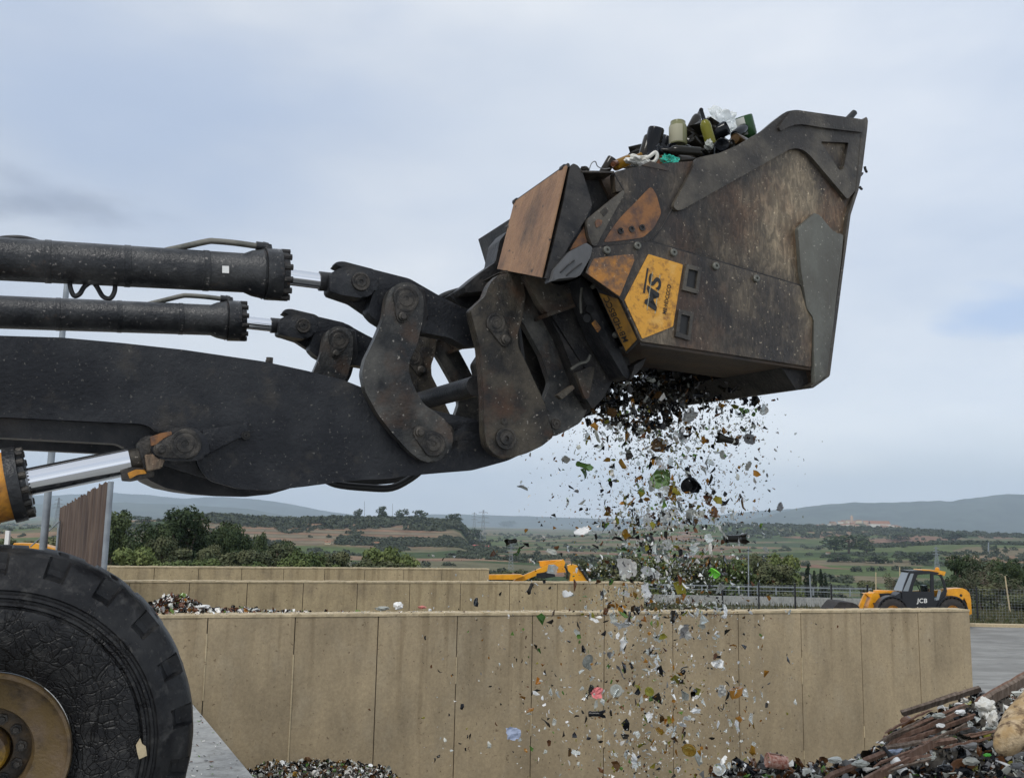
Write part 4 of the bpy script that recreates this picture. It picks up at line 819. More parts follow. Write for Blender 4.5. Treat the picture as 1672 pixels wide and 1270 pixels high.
bm = NB(); prism(bm, [onv(x, y, vq - .001) for x, y in ((1056, 506), (1065, 444), (1066, 444), (1057, 506))], LV * .001); obj('logo_bar', bm, M['grey_letter'], low)
lettering('lettering', 'MB·HDCCCO', onv(1085, 513, vq), onv(1094, 461, vq) - onv(1085, 513, vq), -LV, 10 * k, M['black'], low, 0, .0004, .82)
lettering('lettering', 'MB·HDBSCC', Q(.86, .66) + nn * .007, Q(.1, .66) - Q(.86, .66), nn, .058, M['black'], ch, 0, .0004, .82)
# dark frame, ribs and guards between coupler and bucket
bm = plate_bm([(874, 472), (893, 511), (938, 497), (950, 470), (962, 452), (978, 470), (1020, 560), (1030, 600), (1010, 604), (985, 650), (968, 668), (950, 640), (915, 550)], .30, 1.5, 3, .006); fr = obj('mounting_frame', bm, M['dark'], bucket, 35)
bm = plate_bm([(944, 455), (952, 450), (966, 474), (1012, 570), (1030, 612), (1027, 620), (1018, 614), (980, 550), (950, 480)], .12, .28, 3, .006); obj('frame_rail', bm, M['arm_dark'], fr, 35)
bm = plate_bm([(1036, 596), (1056, 584), (1048, 600), (1030, 620)], .10, .2, 1, .003); obj('rail_foot', bm, M['dark'], fr)
bm = plate_bm([(940, 608), (964, 598), (972, 600), (962, 650), (955, 650)], .24, .27, 2, .003); obj('gusset', bm, M['coupler'], fr)
bm = plate_bm([(910, 645), (935, 628), (939, 634), (918, 652)], .22, .26, 1.5, .003); obj('stop_block', bm, M['coupler'], fr)
bm = NB(); tube(bm, smooth_path([onv(932, 603, .2), onv(945, 594, .2), onv(958, 590, .2), onv(964, 580, .2)], 4), .009, 6); obj('bent_wire', bm, M['wear'], fr, 60)
bm = NB(); tube(bm, smooth_path([onv(950, 470, .12), onv(948, 490, .12), onv(949, 512, .12)], 4), .008, 8); obj('guard_rod', bm, M['wear'], fr, 60)
c = onv(1004, 547, .11); bm = NB(); lathe(bm, c, -LV, [(0, .018), (.015, .017), (.022, .010), (.024, .001)], 16, cap=False); obj('rail_bolt', bm, M['wear'], fr, 40)
c = onv(968, 468, .11); bm = NB(); lathe(bm, c, -LV, [(0, .016), (.015, .015), (.02, .008), (.022, .001)], 16, cap=False); obj('rail_bolt', bm, M['wear'], fr, 40)
bm = plate_bm([(966, 528), (972, 522), (982, 536), (976, 543)], .110, .114, 1, 0); lb2 = obj('warning_label', bm, M['yellow_rust'], fr)
lettering('lettering', '!', onv(975, 539, .108), onv(970, 528, .108) - onv(975, 539, .108), -LV, .03, M['black'], fr, 0, .0005, 1)
for k_, (x, y) in enumerate(((957, 520), (962, 505))):
    c = onv(x, y, .118); bm = NB(); lathe(bm, c + LV * .02, -LV, [(0, .024), (.03, .024)], 14); obj('frame_hole', bm, M['black'], fr)
# ------------------------------------------------------------------ glass, paper and bag materials
def gm(name, col, tr=.0, rough=.12, rh=.35, alpha=1):
    return mat(name, col, rough, 0, None, None, transm=tr, ior=1.3, random_hue=rh, alpha=alpha)
G = {
    'dark': gm('dark_bottle_glass', (.018, .016, .012), 0, .15), 'black': gm('black_bottle_glass', (.008, .009, .011), 0, .12, .2),
    'amber': gm('amber_glass', (.34, .17, .02), .45, .15), 'brown': gm('brown_glass', (.11, .05, .018), .15, .2),
    'green': gm('green_glass', (.12, .24, .05), .4, .15), 'olive': gm('olive_glass', (.25, .24, .03), .4, .15), 'clear': gm('clear_glass', (.82, .86, .84), .65, .12, .1),
    'jarlab': gm('faded_label', (.33, .31, .22), 0, .6, .1), 'dgreen': gm('dark_green_glass', (.025, .065, .025), 0, .12, .1), 'jar': gm('jar_glass', (.24, .23, .12), .1, .2), 'pale': gm('pale_glass', (.46, .47, .42), .1, .25, .3), 'paper': gm('torn_label_paper', (.62, .60, .55), 0, .8), 'pink': gm('pink_scrap', (.55, .20, .17), 0, .7),
    'white': gm('white_plastic', (.78, .78, .76), 0, .5, .1), 'teal': gm('teal_plastic', (.03, .42, .30), .1, .4), 'blue': gm('blue_scrap', (.38, .45, .58), 0, .6),
    'red': gm('red_scrap', (.42, .05, .06), 0, .5), 'lime': gm('lime_plastic', (.16, .60, .06), .1, .4), 'steel': gm('dull_metal_scrap', (.16, .16, .16), 0, .5)}
G['bag'] = mat('bag_film', (.78, .77, .72), .5, 0, (.66, .63, .55), None, 20, transm=.15)
def bottle_mesh(kind, ml):
    bm = NB()
    if kind == 'wine': pr = [(0, .001), (.008, .022), (0, .037), (.006, .040), (.17, .0405), (.195, .036), (.215, .022), (.225, .0155), (.29, .014), (.291, .016), (.30, .016), (.30, .001)]
    elif kind == 'champagne': pr = [(.03, .001), (.02, .020), (0, .041), (.008, .046), (.15, .047), (.19, .040), (.23, .02), (.285, .015), (.287, .018), (.31, .017), (.31, .001)]
    elif kind == 'beer': pr = [(0, .001), (.004, .026), (0, .031), (.005, .033), (.12, .033), (.15, .024), (.17, .014), (.21, .0125), (.22, .015), (.225, .015), (.225, .001)]
    else: pr = [(0, .001), (.004, .045), (0, .052), (.007, .056), (.12, .056), (.135, .05), (.14, .047), (.155, .047), (.155, .001)]
    lathe(bm, (0, 0, 0), (0, 0, 1), pr, 28, cap=False)
    for f in bm.faces:
        z = f.calc_center_median().z; r = math.hypot(*f.calc_center_median().xy)
        if len(ml) > 1 and .03 < z < .12 and r > .02 and (kind != 'jar' or f.calc_center_median().x > -.03): f.material_index = 1
        if len(ml) > 2 and z > .21: f.material_index = 2
    me = bpy.data.meshes.new(kind + '_bottle'); bm.to_mesh(me); bm.free(); me.polygons.foreach_set('use_smooth', [True] * len(me.polygons)); me.set_sharp_from_angle(angle=R(40))
    for x in ml: me.materials.append(x)
    return me
def put_bottle(kind, ml, label, px, py, v, d, sc=1, name=None, group=None):
    me = bottle_mesh(kind, ml); o = mesh_obj(name or ('glass_jar' if kind == 'jar' else 'bottle'), me); o.location = onv(px, py, v)
    dv = (FV * d[0] + LV * d[1] + UV * d[2]).normalized(); o.rotation_euler = dv.to_track_quat('Z', 'Y').to_euler(); o.scale = (sc,) * 3
    return tag(o, label, 'jar' if kind == 'jar' else 'bottle', group or 'bottles heaped on top of the crusher bucket')
g = G
put_bottle('champagne', [g['black']], 'black bottle standing upside down, left peak of the bottle heap', 1072, 209, .30, (-.08, .25, -1), 1.1)
put_bottle('wine', [g['dark']], 'dark bottle leaning beside the upside-down one at the left of the heap', 1062, 224, .34, (-.25, .1, -1), 1)
put_bottle('jar', [g['jar'], g['jarlab']], 'big yellowish jar with streaked label between two dark bottle bases', 1107, 238, .25, (.05, .1, 1), 1.0)
put_bottle('wine', [g['black']], 'small round dark bottle base, left one of a touching pair below the jar', 1083, 242, .16, (-.1, 1, -.25), .95)
put_bottle('champagne', [g['black']], 'larger round dark bottle base, right one of a touching pair below the jar', 1101, 242, .16, (.05, 1, -.25), .9)
put_bottle('champagne', [g['black'], g['dark']], 'dark bottle lying on its side with its neck pointing along the rim', 1118, 246, .10, (1, .35, -.02), .85)
put_bottle('wine', [g['olive'], g['olive'], g['black']], 'yellow-green bottle with a black sleeved neck sticking up out of the heap', 1163, 243, .20, (-.32, .05, 1), .85)
put_bottle('champagne', [g['black']], 'large black bottle base facing out near the right peak of the heap', 1188, 208, .25, (-.5, .75, -.3), 1.0)
put_bottle('beer', [g['dark']], 'small dark bottle behind the large black base', 1170, 206, .38, (.3, .2, -.8), .9)
put_bottle('champagne', [g['black']], 'dark blue-black bottle base resting against the curved bucket rim', 1179, 236, .04, (.5, .85, .0), .95)
put_bottle('jar', [g['dgreen'], g['pale']], 'tall green jar with a grey label, topmost at the right of the heap', 1214, 190, .30, (.40, .1, -.95), 1.0)
put_bottle('beer', [g['brown']], 'brown bottle end lying on the rim below the green jar', 1200, 226, .06, (.8, .4, .1), 1.0)
put_bottle('champagne', [g['dark']], 'dark tilted bottle at the far left of the heap', 1000, 258, .10, (-.35, .3, -.8), .62)
put_bottle('beer', [g['amber']], 'amber bottle tilted upwards behind the white bag', 1004, 271, .10, (.9, .1, .52), .95)
put_bottle('beer', [g['brown']], 'short brown bottle lying between the dark and the amber one', 1001, 268, .03, (.6, .5, .35), .5)
put_bottle('wine', [g['dark']], 'dark bottle half buried in the middle of the heap', 1128, 226, .32, (.9, .3, -.4), .9)
put_bottle('wine', [g['black']], 'black bottle lying just left of the tall green jar', 1200, 222, .20, (.6, .3, .5), .8)
put_bottle('beer', [g['dark']], 'small dark bottle lying at the foot of the heap above the green net', 1108, 262, .04, (1, .2, .25), .9)
put_bottle('wine', [g['brown']], 'brown bottle under the pair of round bases', 1078, 262, .12, (.9, .3, .1), .8)
put_bottle('champagne', [g['dark']], 'dark bottle at the back of the heap, only its shoulder showing', 1140, 232, .45, (.7, .5, -.2), 1)
for x, y, v_, d_, s_, lab in ((1066, 246, .18, (.7, .5, -.3), .9, 'dark bottle lying behind the white bag handle'), (1092, 224, .42, (-.3, .4, -.9), 1.0, 'black bottle upside down behind the big jar'), (1144, 250, .05, (-.8, .5, .1), .85, 'black bottle lying along the rim right of the green net'), (1212, 214, .40, (-.4, .3, -.8), 1.0, 'black bottle leaning behind the tall green jar'), (1172, 222, .30, (.2, .9, -.1), .9, 'dark round bottle base below the large black one'), (1126, 216, .5, (.5, .2, .8), .8, 'dark bottle neck in the gap right of the big jar'), (1034, 262, .30, (.8, .4, .15), .9, 'dark bottle lying behind the white plastic bag'), (1196, 236, .03, (-.3, .9, .1), .8, 'dark bottle base low on the rim under the green jar')):
    put_bottle('wine', [g['black' if s_ > .85 else 'dark']], lab, x, y, v_, d_, s_)
def crumple(name, label, cat, px, py, v, size, m, seed, squash=(1, 1, 1), amp=.35, net=False, world=None, sub=4):
    bm = NB(); bmesh.ops.create_icosphere(bm, subdivisions=sub, radius=1)
    for vt in bm.verts:
        n = vt.co.normalized(); a = noise.noise(n * 1.7 + Vector((seed, 0, 0))) + .6 * abs(noise.noise(n * 4 + Vector((0, seed, 0)))) + .3 * abs(noise.noise(n * 9 + Vector((0, 0, seed))))
        vt.co = n * (1 + amp * 1.6 * a - .2)
        vt.co = Vector((vt.co.x * squash[0], vt.co.y * squash[1], vt.co.z * squash[2])) * size
    p = world if world is not None else onv(px, py, v)
    rot = Matrix((FV, LV, UV)).transposed().to_4x4()
    bmesh.ops.transform(bm, matrix=Matrix.Translation(p) @ rot, verts=bm.verts)
    if net:
        fs = [f for f in bm.faces if random.random() < .35]; bmesh.ops.delete(bm, geom=fs, context='FACES')
    return tag(obj(name, bm, m, smooth=25, base=p), label, cat)
rim_bag = crumple('plastic_bag', 'crumpled white plastic bag on the bucket rim, left of the green net', 'bag', 1044, 263, .02, .075, G['bag'], 2, (1.15, .6, .42))
bm = NB(); tube(bm, smooth_path([onv(1050, 260, .0), onv(1060, 256, -.02), onv(1070, 249, -.03), onv(1073, 256, -.03), onv(1068, 264, -.02), onv(1058, 266, 0)], 5), .011, 8); obj('bag_handle', bm, G['bag'], rim_bag)
crumple('net_bag', 'bright teal-green net bag hanging over the bucket rim', 'net', 1094, 264, -.06, .06, G['teal'], 5, (.85, .5, .62), .5, True)
crumple('plastic_film', 'clear crinkled plastic sheet poking up behind the bottles', 'plastic', 1181, 200, .5, .11, mat('clear_film', (.9, .92, .9), .25, 0, transm=.55, ior=1.1), 9, (1.15, .5, .85), .5)
crumple('plastic_scrap', 'small translucent white plastic cup among the dark bottles', 'scrap', 1157, 237, .06, .035, G['pale'], 11, (.8, .8, 1), .3)
bm = NB(); tube(bm, smooth_path([onv(962, 277, 0), onv(966, 267, 0), onv(972, 264, .01), (onv(976, 272, .02)), onv(986, 276, .03), onv(996, 275, .0)], 6), .003, 6); tag(obj('loose_wire', bm, G['steel'], base=onv(970, 277, 0)), 'thin curly wire standing up at the left end of the bucket rim', 'wire')
crumple('rubble_lump', 'small dark lump at the left end of the bucket rim', 'lump', 955, 277, .02, .03, G['dark'], 14, (1, .7, .6), .3, sub=3)
crumple('bottle_heap_core', 'dark mass of packed bottles under the heap on the bucket', 'heap', 1130, 262, .7, .40, G['dark'], 21, (1.1, 1.3, .36), .25)['kind'] = 'stuff'
#@@SECTION4
# ------------------------------------------------------------------ falling glass: shard meshes
def shard_bm(rng, kind):
    bm = NB()
    if kind == 'shard':
        n = rng.choice((3, 4, 4, 5, 5, 6)); Rc = rng.uniform(.6, 1.4); asp = rng.uniform(.28, .95); th = .08
        out = [(math.cos(2 * math.pi * (i + rng.uniform(-.3, .3)) / n) * rng.uniform(.5, 1), math.sin(2 * math.pi * (i + rng.uniform(-.3, .3)) / n) * rng.uniform(.5, 1) * asp) for i in range(n)]
        def P(s, t, o): return (math.sin(s / Rc) * (Rc + o), t, math.cos(s / Rc) * (Rc + o) - Rc)
        for o, fl in ((0, 1), (th, 0)):
            pass
        top = [bm.verts.new(P(x, y, th)) for x, y in out]; bot = [bm.verts.new(P(x, y, 0)) for x, y in out]
        m1 = [bm.verts.new(P(x * .45, y * .45, th)) for x, y in out]; m2 = [bm.verts.new(P(x * .45, y * .45, 0)) for x, y in out]
        for i in range(n):
            j = (i + 1) % n; bm.faces.new((top[i], top[j], m1[j], m1[i])); bm.faces.new((bot[j], bot[i], m2[i], m2[j])); bm.faces.new((top[j], top[i], bot[i], bot[j]))
        bm.faces.new(m1); bm.faces.new(m2[::-1])
    elif kind == 'neck':
        n = 14; pr = [(-1.0, .26), (-.9, .30), (-.75, .30), (-.72, .25), (.1, .27), (.5, .42)]
        ring = []
        for j, (z, r) in enumerate(pr):
            ring.append([bm.verts.new((math.cos(2 * math.pi * i / n) * r, math.sin(2 * math.pi * i / n) * r, z + (rng.uniform(-.1, .35) if j == len(pr) - 1 else 0))) for i in range(n)])
        for a, b in zip(ring[:-1], ring[1:]):
            for i in range(n): bm.faces.new((a[i], a[(i + 1) % n], b[(i + 1) % n], b[i]))
        bm.faces.new(ring[0][::-1])
    elif kind == 'base':
        n = 18; R_ = .8; ring = []
        for z, r in ((.12, .25), (0, .55), (0, .72), (.08, R_)): ring.append([bm.verts.new((math.cos(2 * math.pi * i / n) * r, math.sin(2 * math.pi * i / n) * r, z)) for i in range(n)])
        hs = rng.uniform(0, 6.28); ring.append([bm.verts.new((math.cos(2 * math.pi * i / n) * R_, math.sin(2 * math.pi * i / n) * R_, .15 + max(0, .8 * math.sin(2 * math.pi * i / n + hs) + rng.uniform(-.15, .25)))) for i in range(n)])
        for a, b in zip(ring[:-1], ring[1:]):
            for i in range(n): bm.faces.new((a[i], a[(i + 1) % n], b[(i + 1) % n], b[i]))
        bm.faces.new(ring[0][::-1])
    else:  # scrap of paper, film or label
        n = 7; g_ = [[None] * n for _ in range(n)]; sx = rng.uniform(.6, 1); sy = rng.uniform(.35, .9); ph = rng.uniform(0, 9)
        for i in range(n):
            for j in range(n):
                x = (i / (n - 1) * 2 - 1) * sx; y = (j / (n - 1) * 2 - 1) * sy
                e = 1 if 0 < i < n - 1 and 0 < j < n - 1 else rng.uniform(.75, 1.05)
                z = .35 * noise.noise(Vector((x * 1.6, y * 1.6, ph))) + .22 * noise.noise(Vector((x * 4, y * 4, ph + 3))) + .25 * math.sin(x * 2 + ph) * .5
                g_[i][j] = bm.verts.new((x * e, y * e, z))
        for i in range(n - 1):
            for j in range(n - 1):
                if (i in (0, n - 2)) and (j in (0, n - 2)) and rng.random() < .6: continue
                bm.faces.new((g_[i][j], g_[i + 1][j], g_[i + 1][j + 1], g_[i][j + 1]))
    return bm
rngS = random.Random(11)
SH = {}
for kind, cnt in (('shard', 12), ('neck', 3), ('base', 4), ('scrap', 6)):
    SH[kind] = []
    for i in range(cnt):
        bm = shard_bm(rngS, kind); me = bpy.data.meshes.new({'shard': 'glass_shard', 'neck': 'bottle_neck', 'base': 'bottle_bottom', 'scrap': 'torn_scrap'}[kind]); bmesh.ops.recalc_face_normals(bm, faces=bm.faces); bm.to_mesh(me); bm.free()
        me.materials.append(G['dark']); SH[kind].append(me)
NAME = {'shard': 'glass_shard', 'neck': 'bottle_neck', 'base': 'bottle_bottom', 'scrap': 'torn_scrap'}
def put_shard(kind, mk, world, r, rng, label, cat, group, rot=None):
    me = rng.choice(SH[kind]); o = bpy.data.objects.new(NAME[kind], me); C.objects.link(o)
    o.material_slots[0].link = 'OBJECT'; o.material_slots[0].material = G[mk]
    o.location = world; o.rotation_euler = rot or (rng.uniform(0, 6.3), rng.uniform(0, 6.3), rng.uniform(0, 6.3)); o.scale = (r, r, r * (1 if kind != 'scrap' else rng.uniform(.7, 1.3)))
    return tag(o, label, cat, group)
def stream_xy(rng):
    """a photo position in the stream"""
    u = rng.random()
    if u < .17: y = rng.uniform(640, 720); x = rng.uniform(955, 1250)
    elif u < .50: y = rng.uniform(690, 860); x = rng.gauss(1090 + rng.uniform(-20, 20), 72)
    elif u < .78: y = rng.uniform(830, 1010); x = rng.gauss(1085, 62)
    else: y = rng.uniform(990, 1275); x = rng.gauss(1070, 88)
    if rng.random() < .07: x = rng.uniform(850, 1250); y = rng.uniform(700, 1250)
    if rng.random() < .02: x = rng.uniform(690, 900); y = rng.uniform(900, 1250)
    return x, y
def above_outline(x, y): return y < 648 + max(0, (1040 - x)) * .42 or x < 905 and y < 730
COLW = [('dark', 21), ('black', 12), ('brown', 10), ('amber', 13), ('olive', 7), ('green', 6), ('clear', 20), ('pale', 14), ('paper', 9), ('steel', 3), ('white', 12)]
CW = [c for c, w in COLW for _ in range(w)]
WORD = {'dark': 'dark', 'black': 'black', 'brown': 'brown', 'amber': 'amber', 'olive': 'yellow-green', 'green': 'green', 'clear': 'clear', 'pale': 'pale', 'paper': 'cream', 'steel': 'grey', 'white': 'white'}
rng = random.Random(42); made = 0
for i in range(270):
    x, y = stream_xy(rng)
    if i % 5 == 0: x, y = rng.gauss(1075, 95), rng.uniform(960, 1260)
    while above_outline(x, y): x, y = stream_xy(rng)
    v = rng.uniform(.15, 1.5); mk = rng.choice(CW)
    kind = 'scrap' if mk in ('paper', 'white', 'steel') else rng.choices(['shard', 'neck', 'base'], [90, 6, 4])[0]
    p = onv(x, y, v); r = pxm(p) * min(23, max(9.5, rng.lognormvariate(2.52, .30))) * (.95 if y > 1000 else 1.0)
    zn = 'right under the bucket' if y < 700 else 'against the bright sky' if y < 822 else 'before the misty hills' if y < 945 else 'level with the wall tops' if y < 1005 else 'before the upper near wall' if y < 1130 else 'before the lower near wall'
    sd_ = 'left fringe' if x < 1020 else 'core' if x < 1140 else 'right fringe'
    kw = {'shard': 'glass shard', 'neck': 'broken bottle neck', 'base': 'broken bottle base', 'scrap': 'torn scrap'}[kind]
    lab = f"{WORD[mk]} {kw} falling {zn}, {sd_} of the stream"
    put_shard(kind, mk, p, r, rng, lab, {'shard': 'glass shard', 'neck': 'bottle neck', 'base': 'bottle base', 'scrap': 'scrap'}[kind], f"{WORD[mk]} {kw}s falling {zn}, {sd_}")
# pieces one can single out in the photo
SP = [('scrap', 'white', 1180, 868, 16, 'large white torn plastic falling against the misty hills', 'scrap'), ('base', 'lime', 1169, 932, 12, 'bright lime green round lid falling above the wall tops', 'lid'),
      ('scrap', 'pink', 976, 1131, 15, 'salmon pink netting falling in front of the nearest wall', 'netting'), ('scrap', 'white', 1137, 1160, 12, 'upper of two white cups falling low before the wall', 'cup'),
      ('scrap', 'white', 1113, 1181, 10, 'lower of two white cups falling low before the wall', 'cup'), ('base', 'olive', 1060, 1129, 10, 'yellow-green round cap with orange on it, before the wall', 'cap'),
      ('base', 'pale', 1006, 1127, 13, 'pale round glass base just right of the pink netting', 'bottle base'), ('scrap', 'blue', 839, 1197, 14, 'pale blue and white crumpled wrapper falling left of the stream', 'wrapper'),
      ('neck', 'black', 977, 1165, 16, 'dark bottle neck falling just below the pink netting', 'bottle neck'), ('neck', 'dark', 833, 884, 13, 'dark bottle neck flying out far left against the hills', 'bottle neck'),
      ('shard', 'brown', 903, 1004, 12, 'big dark brown shard falling at the top edge of the nearest wall', 'glass shard'), ('base', 'black', 776, 982, 9, 'black round bottle base falling far left over the middle wall', 'bottle base'),
      ('neck', 'dark', 865, 962, 11, 'dark bottle neck falling upright across the middle wall', 'bottle neck'), ('base', 'white', 928, 972, 11, 'half white, half black bottle base before the middle wall', 'bottle base'),
      ('shard', 'green', 956, 974, 9, 'flat green glass piece falling before the middle wall', 'glass shard'), ('shard', 'dark', 893, 1180, 14, 'long dark jagged shard falling low at the left', 'glass shard'),
      ('shard', 'dark', 718, 1097, 8, 'lone dark pointed shard falling farthest left of all', 'glass shard'), ('shard', 'black', 755, 1153, 8, 'lone black shard with a pale tip falling low at the far left', 'glass shard'),
      ('shard', 'amber', 1229, 1225, 13, 'long amber shard falling just above the rubble heap', 'glass shard'), ('shard', 'amber', 1246, 640, 10, 'golden amber shard hanging at the right end of the bucket outlet', 'glass shard'),
      ('shard', 'dark', 1236, 655, 12, 'dark long shard hanging beside the golden one under the bucket', 'glass shard'), ('scrap', 'steel', 1224, 716, 14, 'flat mauve-grey card falling at the right edge under the bucket', 'card'),
      ('shard', 'olive', 998, 772, 9, 'bright mustard yellow shard falling at the left against the sky', 'glass shard'), ('shard', 'olive', 957, 722, 7, 'yellow-olive three-cornered shard nearest to the coupler', 'glass shard'),
      ('shard', 'black', 933, 795, 12, 'large black curved shard on the left side against the sky', 'glass shard'), ('scrap', 'pale', 900, 900, 10, 'pale white flake falling left of the orange digger boom', 'scrap'),
      ('scrap', 'pale', 870, 917, 9, 'pale folded flake just above the orange digger boom', 'scrap'), ('base', 'brown', 1164, 835, 12, 'brown round bottle base falling on the right against the hills', 'bottle base'),
      ('neck', 'black', 1124, 770, 11, 'black bottle neck lying flat in the middle of the bright sky', 'bottle neck'), ('scrap', 'clear', 1085, 800, 16, 'long clear plastic strip falling in the centre of the stream', 'plastic')]
for kind, mk, x, y, rp, lab, cat in SP:
    p = onv(x, y, rng.uniform(.1, .5)); put_shard(kind, mk, p, rp * pxm(p), rng, lab, cat, None)
# uncountable small pieces: one mesh
def scatter(name, pieces, mks, label, cat, group=None):
    """pieces: (kind, idx, material key, location, rotation seed vec, size)"""
    V = []; F = []; MI = []; off = 0
    base = {}
    for k, lst in SH.items():
        for i, me in enumerate(lst):
            base[(k, i)] = (np.array([v.co[:] for v in me.vertices]), [tuple(p.vertices) for p in me.polygons])
    lod = []
    rr = np.random.default_rng(4)
    for i in range(10):     # very small bits: five-sided chips with thickness
        n = 3 + i % 3; a = np.arange(n) * 6.283 / n + rr.uniform(-.5, .5, n); x = np.cos(a) * rr.uniform(.5, 1, n); y = np.sin(a) * rr.uniform(.5, 1, n) * rr.uniform(.2, .9)
        v = np.concatenate([np.stack([x, y, .12 * x * x], 1), np.stack([x, y, .12 * x * x + .14], 1)]); f = [tuple(range(n))[::-1], tuple(range(n, 2 * n))] + [(j, (j + 1) % n, n + (j + 1) % n, n + j) for j in range(n)]
        lod.append((v, f))
    for kind, i, mk, loc, rot, s in pieces:
        v, f = lod[i % 10] if kind == 'chip' else base[(kind, i % len(SH[kind]))]
        m = np.array(Euler(rot).to_matrix()); vv = (v * s) @ m.T + np.array(loc)
        V.append(vv); F.extend([tuple(q + off for q in t) for t in f]); MI.extend([mks.index(mk)] * len(f)); off += len(v)
    me = bpy.data.meshes.new(name); me.from_pydata(np.concatenate(V).tolist(), [], F); me.polygons.foreach_set('material_index', MI); me.update()
    o = mesh_obj(name, me, [G[k] for k in mks]); return tag(o, label, cat, group, 'stuff')
MK = list(G)
MK.remove('bag')
def rrot(rng): return (rng.uniform(0, 6.3), rng.uniform(0, 6.3), rng.uniform(0, 6.3))
pcs = []
for i in range(11000):
    x, y = stream_xy(rng)
    while above_outline(x, y) and rng.random() < .97: x, y = stream_xy(rng)
    if i % 9 == 0: x += rng.gauss(0, 45)
    p = onv(x, y, rng.uniform(.1, 1.55)); s = pxm(p) * min(10.5, max(.6, rng.lognormvariate(.88 if i % 2 else .5, .74)))
    pcs.append(('shard' if s > pxm(p) * 3.2 else 'chip', rng.randrange(12), rng.choice(CW), p[:], rrot(rng), s))
scatter('falling_glass', pcs, MK, 'fine spray of tiny glass chips falling all through the stream', 'glass')
pcs = []
for i in range(950):
    x = min(rng.uniform(955, 1250), rng.uniform(955, 1290)); t = (x - 960) / 300
    y = rng.uniform(600 + 18 * t, 672 - 18 * t + rng.gauss(0, 10)) if x < 1245 else rng.uniform(622, 640)
    if rng.random() < .25: x = rng.gauss(1040, 45); y = rng.uniform(640, 712 - abs(x - 1040) * .35)
    v = rng.uniform(.35, 1.5); p = onv(x, y, v); mk = rng.choice(['dark'] * 8 + ['black'] * 7 + ['brown'] * 3 + ['steel', 'steel', 'pale'])  # darker mix than the stream: shade under the bucket put into the colours
    pcs.append((rng.choice(['shard'] * 9 + ['scrap', 'scrap', 'neck']), rng.randrange(12), mk, p[:], rrot(rng), pxm(p) * rng.uniform(4, 14)))
scatter('crushed_glass', pcs, MK, 'dense dark clot of crushed glass coming out of the bucket underside', 'crushed glass')
pcs = []
for i in range(900):
    t_ = rng.uniform(-1, 9); q = pb + pd * t_ + Vector((pd.y, -pd.x, 0)) * -abs(rng.gauss(0, .8)) * 1.0
    q = pb + pd * t_ - Vector((pd.y, -pd.x, 0)).normalized() * (.02 + abs(rng.gauss(0, .7)))
    pcs.append(('chip', rng.randrange(12), rng.choice(['dark', 'black', 'brown', 'steel', 'pale', 'paper', 'green']), (q.x, q.y, .006), (rng.gauss(0, .25), rng.gauss(0, .25), rng.uniform(0, 6.3)), rng.uniform(.006, .022)))
scatter('platform_grit', pcs, MK, 'glass crumbs lying on the concrete loading platform', 'grit')
# ------------------------------------------------------------------ heaps
HB = mat('heap_soil', (.035, .03, .025), .9, 0, (.09, .08, .065), None, 9, bump=.6)
def mound(name, label, fn, x0, x1, y0, y1, n=70):
    V = []; F = []
    for j in range(n):
        for i in range(n):
            x = x0 + (x1 - x0) * i / (n - 1); y = y0 + (y1 - y0) * j / (n - 1); V.append((x, y, fn(x, y)))
    for j in range(n - 1):
        for i in range(n - 1): a = j * n + i; F.append((a, a + 1, a + n + 1, a + n))
    me = bpy.data.meshes.new(name); me.from_pydata(V, [], F); tag(mesh_obj(name, me, HB), label, 'heap', None, 'stuff')
prof_px = [(1050, 1310), (1130, 1268), (1180, 1252), (1230, 1243), (1300, 1242), (1350, 1236), (1400, 1226), (1440, 1205), (1470, 1185), (1520, 1155), (1570, 1140), (1610, 1128), (1672, 1112), (1800, 1080), (1950, 1075)]
YH = 10.5
crest = [atY(x, y, YH) for x, y in prof_px]; cxs = [p.x for p in crest]; czs = [p.z for p in crest]
def heapR(x, y):
    z = float(np.interp(x, cxs, czs)); d = y - YH
    z -= (.42 * -d if d < 0 else 1.0 * d) + .0
    z += .10 * noise.noise(Vector((x * 1.6, y * 1.6, 0))) + .05 * noise.noise(Vector((x * 5, y * 5, 0)))
    if x < cxs[1]: z -= (cxs[1] - x) * .5
    return max(z - .07, YARD + .004)
mound('rubble_heap_core', 'dark earth under the glass rubble heap at the lower right', heapR, .8, 9.5, 5.5, 13.6, 110)
pL = atY(515, 1246, 12.0)
def heapL(x, y):
    d = math.hypot((x - pL.x) / 1.25, (y - pL.y) / .95)
    z = pL.z - .10 + .0 - .12 * d * d - .75 * max(0, d - .75) + .05 * noise.noise(Vector((x * 3, y * 3, 1)))
    return max(z, YARD + .004)
mound('glass_heap_core', 'dark core of the small glass heap at the foot of the nearest wall', heapL, pL.x - 3, pL.x + 2.6, 10.2, 13.4, 60)
def heap_pieces(fn, xr, yr, n, smin, smax, sampler=None, weights=None, lift=.02):
    out = []; ws = weights or CW
    for i in range(n):
        if sampler: x, y = sampler(rng)
        else: x = rng.uniform(*xr); y = rng.uniform(*yr)
        z = fn(x, y)
        if z < YARD + .05 and rng.random() < .6: continue
        s = rng.uniform(smin, smax) * rng.uniform(.5, 1)
        out.append((rng.choice(['shard'] * 5 + ['chip'] * 4 + ['scrap'] + ['base', 'neck']), rng.randrange(12), rng.choice(ws), (x, y, z + lift + rng.uniform(-.01, .03)), (rng.gauss(0, .9), rng.gauss(0, .9), rng.uniform(0, 6.3)), s))
    return out
HW = ['dark'] * 9 + ['black'] * 9 + ['steel'] * 5 + ['pale'] * 3 + ['green'] * 1 + ['brown'] * 5 + ['paper'] * 2 + ['clear'] * 1 + ['olive'] * 1 + ['white']
